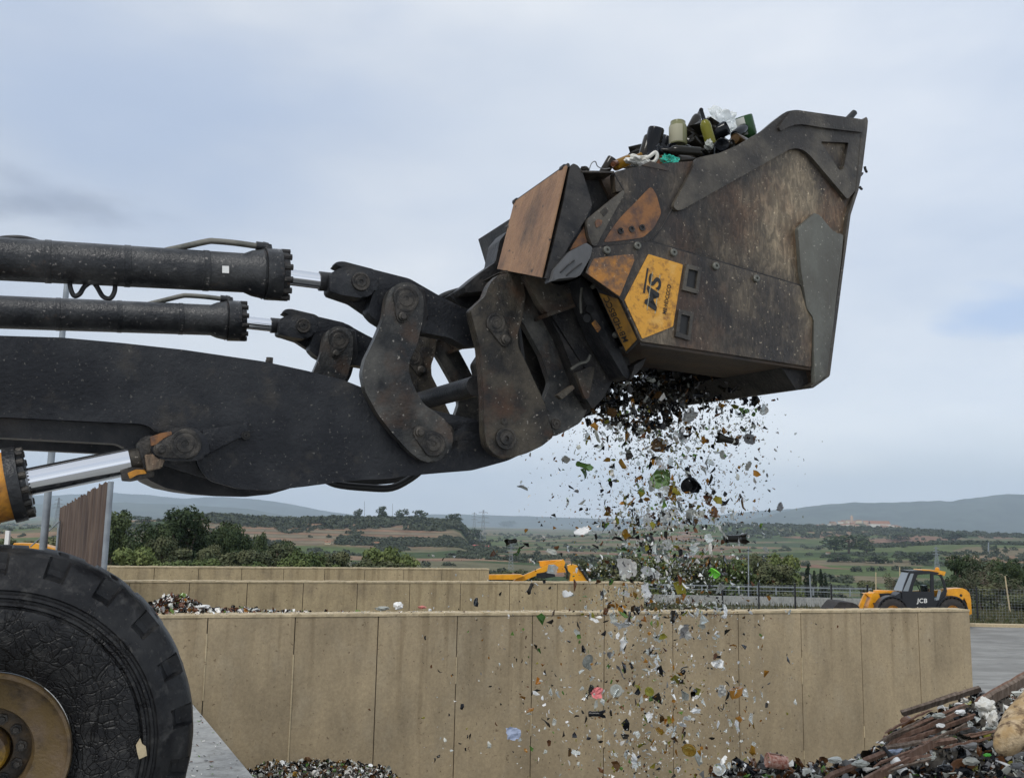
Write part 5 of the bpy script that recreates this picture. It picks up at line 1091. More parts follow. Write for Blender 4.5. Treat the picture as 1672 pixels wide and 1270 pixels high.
scatter('glass_rubble', heap_pieces(heapR, (1.2, 8.5), (7.2, 11.2), 13000, .03, .10, weights=HW) + heap_pieces(heapR, (2.5, 8.5), (7.2, 10.9), 1300, .07, .17, weights=HW), MK, 'broken glass, stones and scraps covering the big heap at the lower right', 'rubble')
scatter('glass_rubble', heap_pieces(heapL, (pL.x - 2.4, pL.x + 2), (10.8, 13.2), 7500, .022, .055, weights=['dark'] * 5 + ['black'] * 4 + ['brown'] * 5 + ['paper'] * 3 + ['pale'] * 3 + ['white'] + ['green'] + ['amber']), MK, 'broken glass covering the small heap at the foot of the nearest wall', 'rubble')
# material lying behind the nearest wall, level with its top
def ledge(x, y):
    q = Vector((x - nA.x, y - nA.y, 0)); s = q.dot(WD); t = q.dot(WN)
    ctr = (atZ(285, 995, .65) - nA).dot(WD)
    z = .60 - .0 * t + .04 * noise.noise(Vector((x * 2, y * 2, 5))) + .20 * math.exp(-((s - ctr) / .38) ** 2 - ((t - .75) / .35) ** 2) + .03 * math.exp(-((s - ctr - 1.0) / .4) ** 2)
    z -= max(0, t - 1.0) * .9 + .03 * max(0, s)
    return z
V = []; F = []; ns, nt_ = 150, 16
for j in range(nt_):
    for i in range(ns):
        s = -7.5 + 17 * i / (ns - 1); t = .37 + 2.6 * j / (nt_ - 1); p = nA + WD * s + WN * t; V.append((p.x, p.y, ledge(p.x, p.y) - .02))
for j in range(nt_ - 1):
    for i in range(ns - 1): a = j * ns + i; F.append((a, a + 1, a + ns + 1, a + ns))
me = bpy.data.meshes.new('bay_fill'); me.from_pydata(V, [], F); tag(mesh_obj('bay_fill', me, HB), 'settled waste filling the bay behind the nearest wall', 'heap', None, 'stuff')
pcs = []
ctr = (atZ(285, 995, .65) - nA).dot(WD)
for i in range(3000):
    if rng.random() < .35: s = rng.gauss(ctr, .42); t = rng.gauss(.75, .28)
    else: s = rng.uniform(-3, 4.6) if rng.random() < .8 else rng.uniform(4, 8); t = rng.uniform(.38, 1.15)
    if t < .06: t = .4
    if t < .34: hb = .655
    else: hb = None
    p = nA + WD * s + WN * t; z = hb if hb else ledge(p.x, p.y)
    pcs.append((rng.choice(['shard', 'chip', 'chip', 'scrap', 'neck', 'base']), rng.randrange(12), rng.choice(['paper'] * 4 + ['pale'] * 3 + ['brown'] * 7 + ['dark'] * 6 + ['black'] * 3 + ['white'] + ['green', 'amber', 'steel']), (p.x, p.y, z + rng.uniform(0, .05)), (rng.gauss(0, .8), rng.gauss(0, .8), rng.uniform(0, 6.3)), rng.uniform(.02, .06)))
for i in range(700):   # crumbs along the copings
    s = rng.uniform(-2, end_s); p = nA + WD * s + WN * rng.uniform(.03, .30)
    if rng.random() > (1 if s < 6 else .2): continue
    pcs.append(('chip', rng.randrange(12), rng.choice(['paper', 'pale', 'brown', 'dark', 'steel']), (p.x, p.y, .662), (rng.gauss(0, .3), rng.gauss(0, .3), rng.uniform(0, 6.3)), rng.uniform(.008, .022)))
scatter('bay_litter', pcs, MK, 'broken glass and scraps lying along and behind the top of the nearest wall', 'litter')
for x, y, m_, lab, sz, sq in ((650, 989, 'white', 'white crumpled cloth on the ledge behind the nearest wall', .075, (1, .7, .8)), (625, 993, 'pale', 'clear grey plastic lying left of the white cloth on the ledge', .075, (1.5, .6, .4)), (689, 991, 'pink', 'pink crumpled scrap on the ledge right of the white cloth', .05, (1.3, .6, .5)), (702, 997, 'white', 'small white scrap hanging at the wall top right of the pink one', .04, (.7, .5, 1)), (332, 990, 'white', 'long pale tube-like scrap at the right foot of the ledge pile', .06, (1.6, .5, .4))):
    crumple('ledge_scrap', lab, 'scrap', 0, 0, 0, sz, G[m_], x * .1, sq, .3, world=atY(x, y, (nA.y + (atZ(x, y, .7) - nA).dot(WD) * WD.y + .45)), sub=3)
# planks and single things on the right heap
WDm = mat('weathered_wood', (.10, .07, .05), .85, 0, (.20, .155, .12), (.05, .035, .028), 6, (6, 1, 1), bump=.4, bscale=20)
WDr = mat('reddish_wood', (.14, .075, .05), .85, 0, (.22, .14, .10), (.07, .04, .03), 6, (6, 1, 1), bump=.4, bscale=20)
def plank(x0, y0, x1, y1, Ya, Yb, wpx, thk, m_, label, roll_=0, grp=None, nm='plank'):
    a = atY(x0, y0, Ya); b = atY(x1, y1, Yb); d = (b - a); L_ = d.length; w = wpx * Ya / FPX; X = d.normalized()
    Z = (Vector((0, -.35, 1)) - X * Vector((0, -.35, 1)).dot(X)).normalized(); Z = Matrix.Rotation(roll_, 3, X) @ Z; Yv = Z.cross(X)
    bm = NB(); n = 10; rings = []; rg = random.Random(int(x0 + y1))
    for i in range(n + 1):
        c = a + d * (i / n) + Z * .006 * rg.uniform(-1, 1); ww = w / 2 * rg.uniform(.93, 1.04); e = rg.uniform(-.02, .03) if i in (0, n) else 0
        rings.append([bm.verts.new(c + Yv * sy * thk / 2 + Z * sz * ww + X * (e * (1 if sz > 0 else -1.5))) for sy, sz in ((-1, -1), (1, -1), (1, 1), (-1, 1))])
    for p, q in zip(rings[:-1], rings[1:]):
        for k in range(4): bm.faces.new((p[k], p[(k + 1) % 4], q[(k + 1) % 4], q[k]))
    bm.faces.new(rings[0][::-1]); bm.faces.new(rings[-1])
    tag(obj(nm, bm, m_, base=a), label, nm, grp)
plank(1472, 1165, 1600, 1124, 9.7, 10.1, 11, .03, WDm, 'dark splintered board sticking out left near the top of the heap', .2)
plank(1480, 1161, 1560, 1132, 9.8, 10.2, 6, .03, WDm, 'narrow dark batten lying on the topmost splintered board', .6)
plank(1604, 1148, 1700, 1094, 9.2, 9.6, 14, .05, WDm, 'thick grey beam running off the right edge above the white bag', -.2, nm='beam')
plank(1596, 1146, 1690, 1092, 9.35, 9.8, 7, .05, WDr, 'reddish strip lying along the back of the thick grey beam', .2)
bt = [(1446, 1206, 1560, 1163, 8), (1452, 1212, 1572, 1160, 6), (1449, 1219, 1556, 1176, 7), (1444, 1203, 1520, 1185, 3), (1458, 1200, 1580, 1150, 5), (1466, 1216, 1590, 1168, 6), (1490, 1186, 1575, 1150, 5)]
nms = ['upper', 'second', 'lowest', 'thin leading', 'rear', 'front', 'short back']
for q, nm_ in zip(bt, nms): plank(q[0], q[1], q[2], q[3], 9.25 + rng.uniform(-.1, .1), 9.45 + rng.uniform(-.1, .1), q[4], .025, rng.choice((WDm, WDr)), f'{nm_} thin batten of the splintered bundle left of the white bag', rng.uniform(-.5, .5), 'thin battens bundled on the heap')
plank(1352, 1268, 1480, 1212, 8.8, 9.1, 7, .04, WDr, 'long brown lath slanting below the batten bundle', .1)
plank(1410, 1278, 1532, 1207, 8.3, 8.9, 13, .03, WDr, 'broad reddish board in the lower middle of the heap', -.3)
plank(1440, 1222, 1545, 1203, 8.9, 9.2, 5, .03, WDm, 'dark lath lying flat above the broad reddish board', .1)
plank(1505, 1216, 1560, 1208, 8.8, 9.0, 8, .04, WDr, 'short pinkish batten lying flat in the middle of the heap', .1)
for q_ in range(14):
    x_ = rng.uniform(1420, 1660); y_ = rng.uniform(1185, 1262) - (x_ - 1420) * .12; dx_ = rng.uniform(35, 80); plank(x_, y_, x_ + dx_, y_ - dx_ * rng.uniform(.1, .7), 9.1 - (y_ - 1150) * .008, 9.2 - (y_ - 1150) * .008, rng.uniform(2.5, 5), .015, rng.choice((WDm, WDr)), 'thin dark lath tangled in the glass of the lower right rubble heap', rng.uniform(-.6, .6), 'thin laths tangled in the rubble heap', nm='lath')
plank(1654, 1132, 1690, 1131, 9.0, 9.0, 5, .03, G['pale'], 'pale strip at the right edge under the grey beam', 0, nm='strip')
crumple('plastic_bag', 'white plastic bag slumped on the rubble below the thick beam', 'bag', 0, 0, 0, .115, G['bag'], 31, (1, .7, .75), .25, world=atY(1610, 1155, 9.0))
crumple('plastic_bag', 'white knotted bag end hanging below the slumped white bag', 'bag', 0, 0, 0, .07, G['bag'], 33, (.9, .6, 1.0), .4, world=atY(1620, 1174, 8.9))
FO = mat('tan_foam', (.40, .27, .13), .9, 0, (.56, .43, .27), (.14, .09, .05), 7, bump=.8, bscale=24, lo3=.5, hi3=.62, scale3=9)
def foam():
    a = atY(1640, 1215, 8.2); b = atY(1705, 1150, 8.5); ax = (b - a).normalized(); bm = NB(); L_ = (b - a).length
    lathe(bm, a - ax * .10, ax, [(0, .02), (.02, .06), (.08, .10), (.18, .13), (L_ * .6, .17), (L_ + .1, .19), (L_ + .14, .12)], 28)
    for vt in bm.verts: vt.co += Vector((noise.noise(vt.co * 5), noise.noise(vt.co * 5 + Vector((3, 0, 0))), noise.noise(vt.co * 5 + Vector((0, 5, 0))))) * .06
    bmesh.ops.subdivide_edges(bm, edges=bm.edges, cuts=1, use_grid_fill=True, smooth=.6)
    tag(obj('foam_roll', bm, FO, smooth=60, base=a), 'torn tan foam bolster at the right edge of the heap', 'foam')
foam()
me = bottle_mesh('jar', [mat('printed_can', (.30, .10, .06), .4, 0, (.55, .35, .28), None, 40), G['brown']]); o = mesh_obj('drink_can', me); o.location = atY(1252, 1240, 10.15); dv = Vector((1, .1, -.15)).normalized(); o.rotation_euler = dv.to_track_quat('Z', 'Y').to_euler(); o.scale = (1.35,) * 3; tag(o, 'reddish printed can lying on the left shoulder of the heap', 'can')
me = bottle_mesh('champagne', [G['black'], G['white']]); o = mesh_obj('bottle', me); o.location = atY(1478, 1262, 8.3); o.rotation_euler = Vector((-.3, .6, .5)).normalized().to_track_quat('Z', 'Y').to_euler(); o.scale = (.9,) * 3; tag(o, 'dark bottle with a white band low in the middle of the heap', 'bottle')
for x, y, sz, m_, lab in ((1533, 1168, .085, 'pale', 'grey-green stone beside the batten bundle'), (1568, 1162, .06, 'white', 'white paper scrap wedged between the battens and the white bag'), (1536, 1184, .05, 'white', 'small white scrap lying on the batten bundle'), (1624, 1189, .11, 'pale', 'grey sheet lump just left of the tan foam'), (1580, 1196, .14, 'green', 'dark green tangle under the battens'), (1582, 1216, .10, 'steel', 'grey-white rag below the dark green tangle'), (1516, 1236, .09, 'pale', 'pale stone beside the broad reddish board'), (1585, 1242, .11, 'pale', 'flat grey slab low on the right of the heap'), (1460, 1225, .07, 'blue', 'pale blue wrapper under the batten bundle'), (1364, 1240, .09, 'pale', 'grey-blue stone on the left slope of the heap'), (1405, 1246, .10, 'pale', 'crumpled grey film in the left middle of the heap'), (1660, 1250, .09, 'steel', 'grey lump below the tan foam'), (1612, 1232, .04, 'green', 'small bright green leaf-like scrap left of the foam'), (1544, 1254, .08, 'black', 'black lump low in the middle of the heap'), (1500, 1232, .06, 'steel', 'grey lump left of the pale stone')):
    crumple('rubble_piece', lab, 'rubble piece', 0, 0, 0, sz * (.62 if m_ in ('pale', 'steel') else .8), G[m_] if m_ != 'green' else G['dark' if sz > .1 else 'lime'], x * .37, (1.5, .8, .55), .22, world=atY(x, y, 8.9 if y > 1200 else 9.3), sub=3)
#@@SECTION5
# ------------------------------------------------------------------ telehandler
YT = 45.0
tp = atY(1500, 1000, YT); tele = thing('telehandler', 'yellow and black telehandler parked behind the nearest wall, bucket to the left', 'telehandler', (tp.x, YT + .8, YARD))
def tpl(name, pts, Y0, Y1, m_, parent=tele, rr=0, bev=0): return obj(name, plateY(pts, Y0, Y1, rr, bev=bev), m_, parent, 35)
chassis = tpl('chassis', [(1432, 985), (1470, 983), (1530, 985), (1560, 978), (1583, 985), (1585, 1003), (1440, 1003)], YT + .25, YT + 1.9, M['tele_black'])
cabin = thing_c = bpy.data.objects.new('cab', None); C.objects.link(cabin); cabin.parent = tele
cab_out = [(1485, 932.5), (1517, 932.3), (1533, 935), (1538, 939), (1543, 950), (1546.5, 965), (1544, 972), (1531, 991), (1529, 998), (1480, 998), (1474, 990), (1473, 966), (1477, 953)]
win1 = [(1498.5, 938), (1519.5, 936.5), (1519.5, 965.5), (1489.5, 965.5), (1491.5, 955)]
win2 = [(1524.5, 938.5), (1533, 939), (1537, 944), (1541.5, 957), (1541.5, 963), (1534, 972), (1526, 981), (1525, 960)]
def frame_with_windows(Y0, Y1):
    bm = NB(); e = []
    for loop in (cab_out, win1, win2):
        vs = [bm.verts.new(atY(x, y, Y0)) for x, y in loop]
        for i in range(len(vs)): e.append(bm.edges.new((vs[i - 1], vs[i])))
    g = bmesh.ops.triangle_fill(bm, edges=e, use_beauty=True); fs = [f for f in g['geom'] if isinstance(f, bmesh.types.BMFace)]
    ex = bmesh.ops.extrude_face_region(bm, geom=fs); bmesh.ops.translate(bm, verts=[x for x in ex['geom'] if isinstance(x, bmesh.types.BMVert)], vec=Vector((0, Y1 - Y0, 0)))
    return bm
obj('side_frame', frame_with_windows(YT, YT + .07), M['tele_black'], cabin); obj('side_frame', frame_with_windows(YT + 1.0, YT + 1.07), M['tele_black'], cabin)
tpl('roof', [(1485, 931.5), (1517, 931.5), (1533, 934.5), (1532, 937), (1487, 935)], YT - .02, YT + 1.09, M['tele_black'], cabin)
tpl('windscreen', [(1486.5, 935), (1489.5, 935), (1480, 966), (1473.5, 965)], YT + .02, YT + 1.05, M['glass_tint'], cabin)
tpl('front_glass', [(1487, 936), (1492, 936), (1483, 965), (1474.5, 964.5)], YT - .012, YT - .004, M['glass_tint'], cabin)
tpl('side_glass', win1, YT + .03, YT + .04, M['glass'], cabin); tpl('side_glass', win2, YT + .03, YT + .04, M['glass'], cabin)
tpl('seat', [(1508, 956), (1514, 955), (1516, 972), (1503, 972), (1503, 968), (1509, 967)], YT + .35, YT + .75, M['tele_black'], cabin)
tpl('dash_panel', [(1505, 961), (1518, 960.5), (1518, 965), (1505, 965)], YT + .85, YT + .9, M['yellow_rust'], cabin)
bm = NB(); tube(bm, [atY(1498, 956, YT + .5), atY(1502, 963, YT + .5), atY(1499, 970, YT + .5)], .025, 8); obj('steering_wheel', bm, M['tele_black'], cabin)
tpl('vent_grille', [(1532, 963), (1537, 964), (1533, 979), (1528, 980)], YT - .012, YT - .002, M['galv'], cabin)
tpl('engine_cover', [(1462, 972), (1470, 967), (1478, 966), (1484, 975), (1486, 998), (1478, 998), (1466, 984)], YT + .1, YT + .9, M['tele_black'], tele, 1, .02)
tpl('rear_body', [(1546, 962), (1556, 960.5), (1572, 960), (1578, 962.5), (1583, 968), (1585.5, 978), (1586.8, 1002), (1582, 1004), (1579, 985), (1574, 975), (1571, 984), (1560, 977), (1548, 979), (1538, 987), (1533, 991), (1545, 972)], YT + .12, YT + .75, M['tele_yellow'], tele, .6, .02)
tpl('rear_cover', [(1574, 973), (1578, 980), (1580, 1003), (1570, 1003), (1570, 985)], YT + .2, YT + .7, M['tele_black'])
c = atY(1569, 971.5, YT + .118); bm = NB(); lathe(bm, c, (0, 1, 0), [(-.02, .06), (.02, .06)], 16); obj('fuel_cap', bm, M['tele_black'], tele)
tpl('roof_visor', [(1504, 930.6), (1506, 929.6), (1532, 930.6), (1544.5, 933), (1542, 940), (1538, 938), (1530, 934.5)], YT + .1, YT + 1.0, M['tele_yellow'], cabin, .4)
tpl('side_stripe', [(1513, 932.2), (1536, 936.4), (1535, 938), (1513, 934)], YT - .012, YT - .003, M['tele_yellow'], cabin)
bm = NB(); p = atY(1530.5, 931, YT + .5); lathe(bm, p, (0, 0, 1), [(0, .09), (.05, .1), (.12, .09), (.15, .04)], 16); obj('beacon', bm, M['tele_yellow'], cabin, 40)
tpl('boom', [(1430, 964), (1437, 963), (1474, 965), (1560, 962), (1562, 973), (1470, 974), (1440, 976), (1430, 975)], YT + 1.12, YT + 1.45, M['tele_yellow'], tele, .5, .02)
bh = tpl('boom_head', [(1413, 968), (1418, 967), (1414, 978), (1409, 993), (1412, 1005), (1401, 1005), (1403, 990), (1409, 975)], YT + 1.0, YT + 1.15, M['tele_yellow'], tele, .5)
tpl('head_plate', [(1424, 970), (1428, 966.5), (1436, 968), (1437, 976), (1434, 990), (1431, 1003), (1417, 1003), (1418, 990), (1422, 977)], YT + .8, YT + 1.5, M['tele_yellow'], tele, .5)
tpl('head_link', [(1413, 969), (1440, 966), (1450, 965), (1460, 967), (1456, 974), (1438, 976), (1420, 975)], YT + .9, YT + 1.4, M['tele_yellow'], tele, .5)
tpl('hydraulic_block', [(1436, 969), (1452, 968), (1462, 971), (1458, 979), (1440, 982)], YT + .75, YT + .9, M['tele_black'], tele, .5)
tpl('bucket', [(1357, 998), (1362, 991), (1368, 984), (1372, 982), (1392, 983.5), (1398, 986), (1403, 990), (1405, 1006), (1360, 1008)], YT + .0, YT + 1.6, M['tele_rubber'], tele, 0)
def tele_wheel(px, py, dy):
    c = atY(px, py, YT + dy); w = bpy.data.objects.new('wheel', None); C.objects.link(w); w.parent = tele; w.location = c - wloc(tele)
    bm = NB(); lathe(bm, c, (0, 1, 0), [(.0, .30), (-.02, .40), (.0, .56), (.05, .62), (.20, .63), (.36, .62), (.40, .55), (.42, .3)], 44, cap=False)
    for q in range(22):
        th = 2 * math.pi * q / 22; bm2 = box(bm, (-.045, .02, .58), (.045, .38, .655), Matrix.Rotation(th, 3, 'Y'), c)
    obj('tyre', bm, M['tele_rubber'], w, 40)
    bm = NB(); lathe(bm, c, (0, 1, 0), [(.02, .31), (-.01, .30), (.06, .26), (.10, .12), (.04, .10), (.04, .001)], 30, cap=False); obj('rim', bm, M['yellow_old'], w, 40)
for px in (1458.5, 1556): tele_wheel(px, 999, -.05); tele_wheel(px, 999, 1.75)
for px in (1458.5, 1556):
    bm = NB(); c = atY(px, 999, YT - .08); pts = []
    for i in range(13): a = R(12 + 156 * i / 12); pts.append(c + Vector((math.cos(a) * .74, 0, math.sin(a) * .74)))
    for i in range(13): a = R(168 - 156 * i / 12); pts.append(c + Vector((math.cos(a) * .68, 0, math.sin(a) * .68)))
    prism(bm, pts, (0, .5, 0)); obj('mudguard', bm, M['tele_black'], tele)
k = YT / FPX
lettering('lettering', 'JCB', atY(1497.5, 980.5, YT - .006), Vector((1, 0, 0)), Vector((0, -1, 0)), 9.6 * k, M['white'], cabin, .12, .004, 1.05)
# ------------------------------------------------------------------ orange digger behind the middle wall
YD = 31.0
dg_ = thing('digger', 'orange digger with its boom folded low behind the second bay wall', 'digger', (atY(900, 990, YD).x, YD + .3, YARD))
def dpl(name, pts, y0, y1, m_=None, rr=.6): return obj(name, plateY(pts, YD + y0, YD + y1, rr), m_ or M['tele_yellow'], dg_, 35)
dpl('dipper', [(796, 938), (850, 937.5), (856, 940), (838, 946), (796, 946)], .0, .3)
dpl('boom', [(836, 950), (843, 944), (897, 921), (920, 913), (923, 918), (921, 925), (900, 929), (850, 950)], .32, .6)
dpl('boom_cheek', [(880, 916), (905, 914), (920, 913.5), (923, 921), (905, 925), (882, 925)], .62, .9)
dpl('bracket', [(898, 926), (920, 922), (924, 934), (908, 935), (900, 932)], .25, .34)
dpl('counter_arm', [(927, 923), (933, 921), (942, 922.5), (949, 930), (957, 943), (966, 950), (930, 950), (932, 936), (927, 931)], .1, .6)
dpl('cylinder_body', [(876, 936), (890, 934), (905, 935), (907, 941), (890, 944), (876, 943)], .2, .4, M['tele_black'])
bm = NB(); tube(bm, [atY(944, 924, YD), atY(951, 932, YD), atY(958, 943, YD), atY(964, 950, YD)], .05, 8); obj('hose', bm, M['rubber'], dg_)
bm = NB(); tube(bm, smooth_path([atY(922, 924, YD + .1), atY(926, 932, YD + .1), atY(925, 945, YD + .1)], 4), .03, 8); obj('hose', bm, M['rubber'], dg_)
dpl('undercarriage', [(838, 960), (960, 960), (960, 1080), (838, 1080)], 1.0, 2.6, M['tele_black'])
# ------------------------------------------------------------------ fence, barrier
fence = thing('mesh_fence', 'wire mesh fence on dark posts along the far edge of the yard', 'fence', (12, 48.8, YARD))
bm = NB(); pb_ = box(bm, (-.04, -.04, 0), (.04, .04, 1.75)); me_post = None
xs_ = []; x = atY(1180, 1000, 48.8).x
while x < 34: xs_.append(x); x += 1.83 if x < 16.6 else 2.75
first = None
for x in xs_:
    if first is None:
        bm = NB(); box(bm, (x - .035, 48.765, YARD), (x + .035, 48.835, YARD + 1.72)); box(bm, (x - .05, 48.75, YARD + 1.72), (x + .05, 48.85, YARD + 1.75)); first = obj('post', bm, M['tele_black'], fence); x0_ = x
    else: c = first.copy(); C.objects.link(c); c.parent = fence; c.location = Vector((x - x0_, 0, 0)) + first.location
bm = NB()
for i in range(12): z = YARD + .1 + i * .14; box(bm, (xs_[0], 48.797, z), (xs_[-1], 48.803, z + .006))
x = xs_[0]
while x < xs_[-1]: box(bm, (x, 48.7965, YARD + .08), (x + .006, 48.8025, YARD + 1.66)); x += .16
obj('mesh_panel', bm, M['galv'], fence)
bar = thing('road_barrier', 'pale concrete parapet with a white railing along the road behind the fence', 'barrier', (14, 58.5, YARD))
bm = NB(); box(bm, (-6, 58.4, YARD - .6), (22, 58.65, YARD + .42)); obj('parapet', bm, M['platform'], bar)
bm = NB(); box(bm, (-6, 58.45, YARD + .98), (22, 58.52, YARD + 1.05)); box(bm, (-6, 58.45, YARD + .76), (22, 58.50, YARD + .80)); obj('rail', bm, M['galv'], bar)
pf = None
for i in range(24):
    if pf is None: bm = NB(); box(bm, (-4, 58.44, YARD + .55), (-3.93, 58.53, YARD + .98)); pf = obj('rail_post', bm, M['galv'], bar)
    else: c = pf.copy(); C.objects.link(c); c.parent = bar; c.location = pf.location + Vector((1.12 * i, 0, 0))
# ------------------------------------------------------------------ trees
def crown_bm(rg, h, w, style, nleaf, ls):
    V = []; F = []
    lobes = []
    if style == 'cypress':
        for i in range(9): t = i / 8; lobes.append((Vector((rg.gauss(0, .04) * w, rg.gauss(0, .04) * w, h * (.12 + .84 * t))), w * .5 * (math.sin(math.pi * min(1, .25 + .75 * (1 - t))) * .9 + .1) * (1 - t * .72), h * .09))
    else:
        nl = {'pine': 16, 'bush': 13, 'thin': 12, 'umbrella': 12}[style]
        for i in range(nl):
            a = rg.uniform(0, 6.28); rr = math.sqrt(rg.random()) * w * .36
            if style == 'pine': z = h * rg.uniform(.34, .90); rr *= math.sqrt(max(.08, 1 - ((z / h - .55) / .48) ** 2)) * 1.1
            elif style == 'umbrella': z = h * rg.uniform(.6, .9)
            elif style == 'thin': z = h * rg.uniform(.25, .95); rr *= .8
            else: z = h * rg.uniform(.14, .80); rr *= math.sqrt(max(.1, 1 - (z / h) ** 2)) * 1.1
            lobes.append((Vector((math.cos(a) * rr, math.sin(a) * rr, z)), w * rg.uniform(.14, .23), w * rg.uniform(.11, .17)))
    for i in range(nleaf):
        c, r, rz = rg.choice(lobes); d = Vector((rg.gauss(0, 1), rg.gauss(0, 1), rg.gauss(0, 1))).normalized() * (rg.uniform(.35, 1.0) ** .5) * (1.12 if rg.random() < .12 else 1)
        p = c + Vector((d.x * r, d.y * r, d.z * rz)); n = (d + Vector((rg.gauss(0, .6), rg.gauss(0, .6), rg.gauss(0, .6) + .3))).normalized(); s = n.orthogonal().normalized(); s = (Matrix.Rotation(rg.uniform(0, 6.28), 3, n) @ s); t = n.cross(s)
        q = ls * rg.uniform(.6, 1.3); k = len(V)
        V += [p - s * q, p + t * q * .6, p + s * q, p - t * q * .6]; F.append((k, k + 1, k + 2, k + 3))
    return V, F, lobes
def tree_proto(name, seed, h, w, style, m_, nleaf, ls):
    rg = random.Random(seed); V, F, lobes = crown_bm(rg, h, w, style, nleaf, ls)
    root = bpy.data.objects.new(name, None); C.objects.link(root)
    me = bpy.data.meshes.new('crown'); me.from_pydata([tuple(v) for v in V], [], F); mesh_obj('crown', me, m_, root)
    bm = NB(); tr = .035 * h ** .8
    tube(bm, [(0, 0, -.4), (.02, 0, h * .2), (.04, .03, h * .45), (0, .02, h * .7)], tr, 8)
    for c, r, rz in lobes[:7]:
        b0 = Vector((.03, .02, h * rg.uniform(.2, .5))); tube(bm, [b0, (b0 + c) / 2 + Vector((0, 0, -.05 * h)), c], tr * .4, 5)
    me = bpy.data.meshes.new('trunk'); bm.to_mesh(me); bm.free(); mesh_obj('trunk', me, M['trunk'], root)
    return root
protos = {}
def get_proto(key):
    if key in protos: return protos[key], False
    k, v = key.rsplit('_', 1); sd = hash(k) % 97 + int(v) * 13 if False else (sum(map(ord, k)) + int(v) * 31)
    d = {'pine': ('pine_tree', 5.6, 5.2, 'pine', M['pine'], 6500, .13), 'bush': ('bush', 3.2, 4.0, 'bush', M['bush'], 4400, .12), 'olive': ('broadleaf_tree', 4.4, 4.4, 'bush', M['olive'], 5000, .13),
         'cypress': ('cypress_tree', 5.5, 1.8, 'cypress', M['cypress'], 2200, .10), 'thin': ('scrub_tree', 5.0, 3.4, 'thin', M['twig'], 1500, .10), 'far': ('tree', 8.0, 7.5, 'pine', M['pine'], 700, .42), 'tall': ('tree', 9.0, 5.0, 'pine', M['pine'], 800, .38)}[k]
    r = tree_proto(d[0], sd, d[1], d[2], d[3], d[4], d[5], d[6]); protos[key] = r; return r, True
PH = {'pine': (5.6, 5.2), 'bush': (3.2, 4.0), 'olive': (4.4, 4.4), 'cypress': (5.5, 1.8), 'thin': (5.0, 3.4), 'far': (8, 7.5), 'tall': (9, 5)}
tr_rng = random.Random(5)
def plant(kind, var, px, top, Y, wpx, label, group=None, cat=None, base_z=None):
    r, new = get_proto(f'{kind}_{var}')
    p = atY(px, top, Y); z0 = gz(p.x, p.y) if base_z is None else base_z; h0, w0 = PH[kind]
    hh = max(.6, p.z - z0)
    if not new:
        c = r.copy(); C.objects.link(c)
        for ch in list(r.children): d = ch.copy(); C.objects.link(d); d.parent = c
        r = c
    r.location = (p.x, p.y, z0); sw = wpx * 1.25 * Y / FPX / w0; r.scale = (sw, sw, hh / (h0 * .98)); r.rotation_euler = (0, 0, tr_rng.uniform(0, 6.28))
    return tag(r, label, cat or ('bush' if kind == 'bush' else 'tree'), group)
def hit(px, py):
    d = ray(px, py); t = 30.0
    while t < 12000:
        p = CAM + d * t
        if p.z < gz(p.x, p.y): return p
        t *= 1.01
    return CAM + d * 12000
